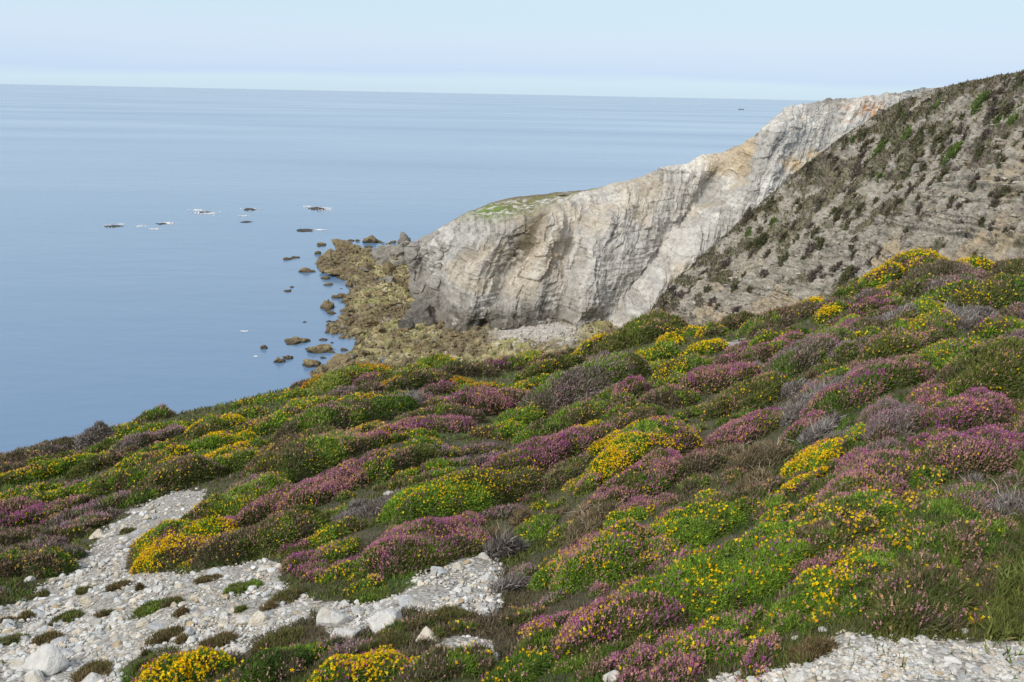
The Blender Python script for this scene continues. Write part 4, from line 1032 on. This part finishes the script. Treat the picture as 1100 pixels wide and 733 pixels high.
def rubble():
    r4 = np.random.default_rng(33); protos = [rock_geo(2, (1, .8, .6), 13, 0.01, r4) for _ in range(14)]
    px = r4.uniform(-20, 560, 9000); py = r4.uniform(540, 740, 9000)
    k = gravel(px, py) & (r4.uniform(0, 1, 9000) < 0.25 + 0.75 * sstep(-0.1, 0.4, vnoise(px / 30, py / 18, 0, 7) + (py - 640) / 150) * sstep(600, 660, py)); px, py = px[k], py[k]
    X, Y = hit(px, py); parts = []
    pal = np.array([(.60, .58, .54), (.56, .54, .50), (.60, .53, .42), (.45, .45, .44), (.64, .63, .60), (.49, .42, .33)])
    for x, y in zip(X, Y):
        if not np.isfinite(y): continue
        V, Fc = protos[int(r4.integers(0, 14))]
        sc = r4.uniform(1.5, 5.0) * math.hypot(x, y) / F * (0.8 + 0.5 * r4.uniform() ** 3)
        V = rotz(rotx(V, r4.uniform(-.6, .6)), r4.uniform(0, 6.28)) * sc + np.array([x, y, HZ(x, y) + 0.3 * sc])
        parts.append((V, Fc, pal[int(r4.integers(0, 6))] * r4.uniform(.95, 1.18) * np.ones((len(V), 1))))
    V, Fc, Co = cat_tris(parts)
    tag(link('rubble', mesh('rubble', V, Fc, Co, M_STONE)), 'angular pale rubble strewn over the lower left path', 'rubble', None, 'stuff')
rubble()

# ------------------------------------------------------------------ shrubs and scree on the stony hillside
r3 = np.random.default_rng(21)
Pb, PXb, PYb, Vb = HB['P'], HB['PX'], HB['PY'], HB['veg']
def hill_bits(n, vegonly):
    i = r3.integers(0, Pb.shape[0], n); j = r3.integers(2, Pb.shape[1], n)
    k = (r3.uniform(0, 1, n) < (Vb[i, j] if vegonly else 0.8 - 0.75 * Vb[i, j])) & (PXb[i, j] < 1180)
    return i[k], j[k]
i, j = hill_bits(70000, True)
P = Pb[i, j]; n = len(P); d = np.linalg.norm(P - [0, 0, CAMZ], axis=1); s = d / 884
dirs = HB['n'][i, j] * 0.5 + np.array([0, 0, 0.8]) + r3.normal(0, 0.45, (n, 3)); dirs /= np.linalg.norm(dirs, axis=1, keepdims=True)
col = pick([(.17, .155, .08), (.13, .13, .065), (.21, .17, .14), (.15, .18, .065), (.25, .20, .17)], n, fbm(P[:, 0] * .3, P[:, 1] * .3, P[:, 2] * .3, 3, 95), 0.25)
V, Fc, Co = blades(P - dirs * 0.08, dirs, s * r3.uniform(1.6, 3.6, n), s * r3.uniform(1.2, 2.3, n), col)
tag(link('hillside_scrub', mesh('hillside_scrub', V, Fc, Co, M_LEAF)), 'dark low scrub spread over the stony hillside', 'scrub', None, 'stuff')
i, j = hill_bits(16000, False)
P = Pb[i, j]; n = len(P); s = np.exp(r3.normal(-1.8, 0.5, n))
V0, F0 = ICO[1]
V = V0[None] * r3.uniform(0.55, 1.15, (n, len(V0), 1)) * (s[:, None] * r3.uniform(.5, 1.2, (n, 3)) * np.array([1.25, 1.1, .55]))[:, None, :] + P[:, None, :]
pal = np.array([(.34, .305, .255), (.43, .385, .32), (.23, .21, .18), (.50, .455, .385), (.35, .275, .18)])
col = pal[r3.integers(0, 5, n)] * r3.uniform(.8, 1.15, (n, 1))
tag(link('scree', mesh('scree', V.reshape(-1, 3), (F0[None] + (np.arange(n) * len(V0))[:, None, None]).reshape(-1, 3), np.repeat(col, len(V0), 0), M_HILL)), 'grey scree lying over the stony hillside', 'scree', None, 'stuff')
def hill_at(px, py):
    k = np.argmin((PXb - px) ** 2 + (PYb - py) ** 2); k = np.unravel_index(k, PXb.shape)
    return Pb[k], HB['n'][k]
KINDS['sd'] = ('hillside_shrub', [(.13, .13, .06), (.16, .145, .075), (.11, .115, .055), (.19, .15, .12)], .3, [], 0)
KINDS['sg'] = ('hillside_shrub', [(.14, .20, .055), (.17, .23, .06), (.11, .15, .05)], .3, [], 0)
KINDS['sm'] = ('hillside_shrub', [(.19, .15, .14), (.15, .12, .11), (.13, .12, .07)], .3, [], 0)
CATN['hillside_shrub'] = 'shrub'
def hill_shrub(px, py, wpx, kind, hf=0.7):
    p, nn = hill_at(px, py); d = np.linalg.norm(p - [0, 0, CAMZ]); a = 0.5 * wpx * d / F
    tz = lambda X, Y: p[2] - (nn[0] * (X - p[0]) + nn[1] * (Y - p[1])) / max(nn[2], 0.45) - 0.1
    return shrub(p[0], p[1], a * 0.72, a * 0.6, a * hf * 1.5, r3.uniform(-.3, .3), kind, 1, tz, d)
HS = [(1019, 165, 24, 'sg', 'largest bright green shrub high on the stony hillside'), (971, 151, 15, 'sg', 'bright green shrub left of the largest one on the hillside'), (942, 161, 18, 'sg', 'yellow green shrub at the left of hillside'),
      (1077, 212, 17, 'sd', 'dark round shrub in a hollow near the right frame edge'), (907, 297, 24, 'sd', 'dark shrub just above the yellow skyline gorse'), (872, 292, 16, 'sm', 'mauve shrub low on the hillside'), (890, 285, 18, 'sm', 'purple brown shrub above the dark low shrub'),
      (815, 262, 22, 'sd', 'dark shrub on the lower left flank of hillside'), (1050, 112, 18, 'sg', 'green shrub near the hillside crest'), (1085, 130, 20, 'sg', 'wide green shrub below the crest at right'), (985, 200, 16, 'sd', 'dark shrub halfway up the hillside')]
for px, py, wpx, k, lab in HS:
    o = hill_shrub(px, py, wpx, k, 0.5); tag(o, uniq([lab]), None, 'shrubs on the stony hillside'); LANDMARKS.append((px, py, 'the ' + lab))
nh = 0
while nh < 215:
    px, py = r3.uniform(700, 1110), r3.uniform(80, 340)
    sil = np.interp(px, [690, 722, 760, 800, 850, 905, 955, 988, 1040, 1100], [346, 312, 271, 235, 191, 151, 117, 98, 88, 78])
    lowline = np.interp(px, [690, 800, 900, 960, 1100], [350, 345, 305, 280, 275])
    if py < sil + 2 or py > lowline: continue
    dep = (py - sil) / max(lowline - sil, 1)
    if r3.uniform() > 1.15 - 0.85 * dep: continue
    k = r3.choice(['sd', 'sd', 'sm', 'sd', 'sm', 'sd', 'sm', 'sd', 'sd', 'sg'] if dep < 0.4 else ['sd', 'sm', 'sd', 'sm'])
    o = hill_shrub(px, py, r3.uniform(4.5, 13), k, r3.uniform(.4, .8)); nh += 1
    nm = {'sd': 'dark olive', 'sm': 'mauve brown', 'sg': 'mid green'}[k]; zone = 'upper' if dep < .33 else 'middle' if dep < .66 else 'lower'
    tag(o, f'small {nm} shrub clinging to the {zone} stony hillside', None, f'small {nm} shrubs on the {zone} hillside')

# ------------------------------------------------------------------ boulders of the shore and rocks off it
BOU = [ # px, py, width px, colour, height ratio, label
    (378, 266, 40, 'b', .42, 'biggest brown rock mass at the sea end of the cove'), (352, 274, 20, 'b', .5, 'brown rock left of the biggest rock mass'), (420, 272, 42, 'k', .6, 'grey brown rock between rock mass and cliff end'),
    (438, 266, 26, 'k', .8, 'grey rock leaning against the cliff end'), (328, 290, 17, 'b', .4, 'lone brown rock standing in the water left of cove'), (372, 290, 30, 'b', .3, 'flat brown rock below the biggest rock mass'),
    (400, 258, 20, 'b', .4, 'brown rock behind the biggest rock mass'), (453, 337, 36, 'd', .75, 'dark grey block at the foot of the cliff end'), (436, 350, 20, 'd', .6, 'smaller dark rock left of the grey block'),
    (315, 366, 26, 'b', .32, 'tilted yellow brown rock in the lower cove water'), (340, 374, 30, 'b', .28, 'broad weedy rock at the lower cove edge'), (363, 388, 32, 'b', .35, 'large brown rock just above the heath skyline'),
    (335, 391, 20, 'b', .35, 'low brown rock above the dark skyline shrub'), (299, 387, 12, 'b', .6, 'small rock standing in the lower cove water'), (309, 384, 11, 'b', .5, 'small rock right of the lower water rock'),
    (284, 373, 9, 'b', .5, 'tiny rock farthest left in the lower cove'), (353, 327, 18, 'b', .7, 'brown rock at the middle shore edge'), (366, 318, 14, 'b', .5, 'brown rock above the middle shore edge'),
    (356, 336, 10, 'b', .4, 'small low rock below the middle shore edge'), (310, 278, 10, 'b', .3, 'small wet rock left of the lone water rock'), (318, 276, 9, 'b', .4, 'small wet rock behind the lone water rock'),
    (345, 262, 12, 'b', .3, 'flat rock at the seaward tip of the shore'), (409, 316, 26, 'b', .4, 'weedy rock in the middle of the shore'), (392, 330, 18, 'b', .4, 'weedy rock left of middle shore rock'),
    (418, 300, 22, 'k', .4, 'grey rock upper middle of the shore'), (400, 345, 22, 'b', .4, 'weedy rock on the lower shore'), (420, 362, 26, 'b', .35, 'yellow brown rock on the lower right shore'), (384, 358, 18, 'b', .4, 'weedy rock at the lower shore waterline'),
    (445, 372, 20, 'b', .35, 'weedy rock near the cove skyline heath'), (310, 312, 9, 'b', .35, 'small rock alone in the middle cove water'), (314, 308, 6, 'b', .4, 'tiny rock beside the middle water rock'),
    (608, 209, 22, 'k', .16, 'flat grey outcrop on the headland crest'),
    (341, 224, 20, 'd', .14, 'dark rock awash with the largest white surf'), (218, 228, 14, 'd', .12, 'dark rock awash far out left of largest surf'), (327, 247, 26, 'd', .06, 'low dark reef below the largest surf'), (265, 238, 12, 'd', .15, 'low dark reef between the surf rocks'),
    (122, 243, 14, 'd', .15, 'dark reef awash farthest left'), (176, 240, 12, 'd', .15, 'low reef left of the far surf rock'), (270, 225, 14, 'd', .12, 'low reef between the two surf rocks'),
]
BCOL = {'b': (.22, .165, .09), 'k': (.30, .27, .22), 'd': (.12, .11, .095)}
def boulder(px, py, wpx, ck, hr, z0=None, level=3, r=r3):
    if py < 212:
        p = point(px, py, 222.0)
    else:
        p = on_plane(px, py + wpx * hr * 0.3, 0.2)
        z0 = float(shore_z(p[0], p[1])) if -75 < p[0] < 45 and 118 < p[1] < 275 else -0.1
        p = on_plane(px, py + wpx * hr * 0.3, max(z0, 0.0)); p[2] = max(z0, -0.1)
    a = 0.5 * wpx * np.linalg.norm(p - [0, 0, CAMZ]) / F
    V, Fc = rock_geo(level, (a, a * r.uniform(.7, 1.0), a * 2 * hr * 0.75), int(r.integers(9, 15)), 0.09, r, .5, .9)
    q_ = fbm(V[:, 0] / a * 2.2 + px, V[:, 1] / a * 2.2, V[:, 2] / a * 2.2, 4, 17)
    V = V * (1 + 0.26 * q_ + 0.10 * np.abs(fbm(V[:, 0] / a * 6 + py, V[:, 1] / a * 6, V[:, 2] / a * 6, 2, 19)))[:, None]
    V = rotz(V, r.uniform(-0.5, 0.5))
    c = np.array(BCOL[ck]) * np.ones((len(V), 3))
    c = blend(c, (.34, .27, .13) if ck == 'b' else (.22, .20, .17), sstep(0, .6, q_) * .7)
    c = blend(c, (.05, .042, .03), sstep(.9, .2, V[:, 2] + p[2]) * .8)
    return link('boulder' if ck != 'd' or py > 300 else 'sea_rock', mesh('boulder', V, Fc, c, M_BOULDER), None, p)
for px, py, wpx, ck, hr, lab in BOU:
    o = boulder(px, py, wpx, ck, hr, None, 4 if wpx > 25 else 3); tag(o, uniq([lab]), 'rock', 'rocks of the cove and the sea'); LANDMARKS.append((px, py, 'the ' + lab))
nb = 0
while nb < 200:
    px, py = r3.uniform(300, 490), r3.uniform(255, 395)
    ins_ = bool(in_poly(np.array(px), np.array(py), SH))
    if px > 440 and py < 345: continue
    if not ins_ and r3.uniform() > 0.6 * math.exp(-max(0, 372 - px) / 22): continue
    wpx = r3.uniform(4, 11)
    o = boulder(px, py, wpx, 'b' if r3.uniform() < .8 else 'k', r3.uniform(.3, .55), None, 2); nb += 1
    if ins_:
        zone = 'seaward' if py < 300 else 'middle' if py < 345 else 'lower'
        tag(o, f'small weedy boulder scattered on the {zone} part of the shore', 'rock', f'small boulders on the {zone} shore')
    else: tag(o, 'small brown rock standing in the shallows off the shore', 'rock', 'small rocks in the shallows')

def shingle():
    n = 26000
    x = r3.uniform(-70, 40, n); y = r3.uniform(135, 272, n); z = shore_z(x, y)
    k = z > -0.15; x, y, z = x[k], y[k], z[k]; n = len(x)
    s = np.exp(r3.normal(-1.2, 0.6, n))
    V = V0[None] * r3.uniform(0.6, 1.15, (n, len(V0), 1)) * (s[:, None] * r3.uniform(.5, 1.1, (n, 3)))[:, None, :] + np.stack([x, y, z], -1)[:, None, :]
    pal = np.array([(.36, .30, .15), (.46, .39, .21), (.25, .20, .10), (.32, .31, .12), (.50, .45, .32), (.20, .16, .09)])
    col = pal[r3.integers(0, len(pal), n)] * r3.uniform(.7, 1.15, (n, 1))
    qx, qy = project(np.stack([x, y, z], -1))
    br = np.clip(np.maximum(sstep(292, 272, qy), np.maximum(sstep(395, 365, qx), sstep(0.0, 0.5, fbm(x * .09, y * .09, 0, 3, 88)))), 0, 1)
    col = blend(col, (.175, .13, .078), br * .85)
    pale = np.exp(-((qx - 576) / 44) ** 4 - ((qy - 361) / 12) ** 4)
    col = blend(col, (.55, .50, .44), 1.4 * pale)
    tag(link('shingle', mesh('shingle', V.reshape(-1, 3), (F0[None] + (np.arange(n) * len(V0))[:, None, None]).reshape(-1, 3), np.repeat(col, len(V0), 0), M_BOULDER)), 'weed covered yellow brown shingle of the cove', 'shingle', None, 'stuff')
shingle()

# white water where the swell breaks on the reefs
def foam():
    spots = [(347, 225, 13, 2.6, .9), (330, 222, 7, 1.0, .4), (222, 229, 14, 2.0, .6), (212, 226, 10, 1.2, .4), (270, 225, 9, 1.2, .4), (118, 243, 8, 1.6, .4), (130, 241, 6, 1.2, .3), (150, 243, 7, 1.2, .3), (166, 246, 8, .8, .2), (180, 240, 9, 1.4, .4),
             (345, 247, 8, .8, .3), (262, 232, 8, .8, .2), (310, 278, 7, .8, .2), (262, 356, 5, .8, .1), (275, 383, 3, 1.2, .1)]
    parts = []
    for px, py, wp, hp, hz in spots:
        for q_ in range(int(14 + wp * 9)):
            p = on_plane(px + r3.normal(0, wp * .42), py + r3.normal(0, hp * .42), 0.05)
            sc = r3.uniform(.06, .20) * min(1, wp / 9)
            V = V0 * r3.uniform(.6, 1.1, (len(V0), 1)) * np.array([sc * 2.8, sc * 1.2, max(.05, hz * r3.uniform(.05, .5))]) + p
            parts.append((V, F0, np.full((len(V), 3), r3.uniform(.5, .8))))
    V, Fc, Co = cat_tris(parts)
    m = rock_mat('sea_foam', ((2, .4),), .06, .9, 2, 1, .3)
    tag(link('surf', mesh('surf', V, Fc, Co, m)), 'white surf breaking over the low reefs', 'surf', None, 'stuff')
foam()

# ------------------------------------------------------------------ far boat
def boat():
    p = on_plane(796, 118, 0.0)
    L_ = 6.5 * p[1] / F
    root = bpy.data.objects.new('boat', None); C.objects.link(root); root.location = (p[0], p[1], 0)
    sec = [(-.5, .10, .10, .09), (-.3, .13, .0, .085), (.1, .13, -.01, .09), (.38, .08, .0, .11), (.5, .005, .03, .13)]
    V = []
    for t_, hw, zb, zt in sec: V += [(t_, -hw * .6, zb), (t_, -hw, zt), (t_, hw, zt), (t_, hw * .6, zb)]
    V = np.array(V) * L_
    Fc = [[4 * i_ + a_, 4 * i_ + (a_ + 1) % 4, 4 * i_ + 4 + (a_ + 1) % 4, 4 * i_ + 4 + a_] for i_ in range(4) for a_ in range(4)] + [[3, 2, 1, 0], [16, 17, 18, 19]]
    link('hull', mesh('hull', V, np.array(Fc), None, plain_mat('hull_paint', (.16, .18, .22))), root)
    def box(x0, x1, hw, z0, z1):
        B_ = np.array([(x, y_, z) for x in (x0, x1) for y_ in (-hw, hw) for z in (z0, z1)]) * L_
        return B_, np.array([[0, 1, 3, 2], [4, 6, 7, 5], [0, 4, 5, 1], [2, 3, 7, 6], [1, 5, 7, 3], [0, 2, 6, 4]])
    v, f = box(-.36, -.16, .09, .08, .20); link('cabin', mesh('cabin', v, f, None, plain_mat('cabin_paint', (.45, .47, .5))), root)
    v, f = box(-.02, .0, .01, .08, .30); link('mast', mesh('mast', v, f, None, plain_mat('mast_paint', (.3, .3, .32))), root)
    root.rotation_euler = (0, 0, R(4))
    tag(root, 'tiny grey boat far out on the sea near the horizon', 'boat')
boat()
print('objects', len(bpy.data.objects))
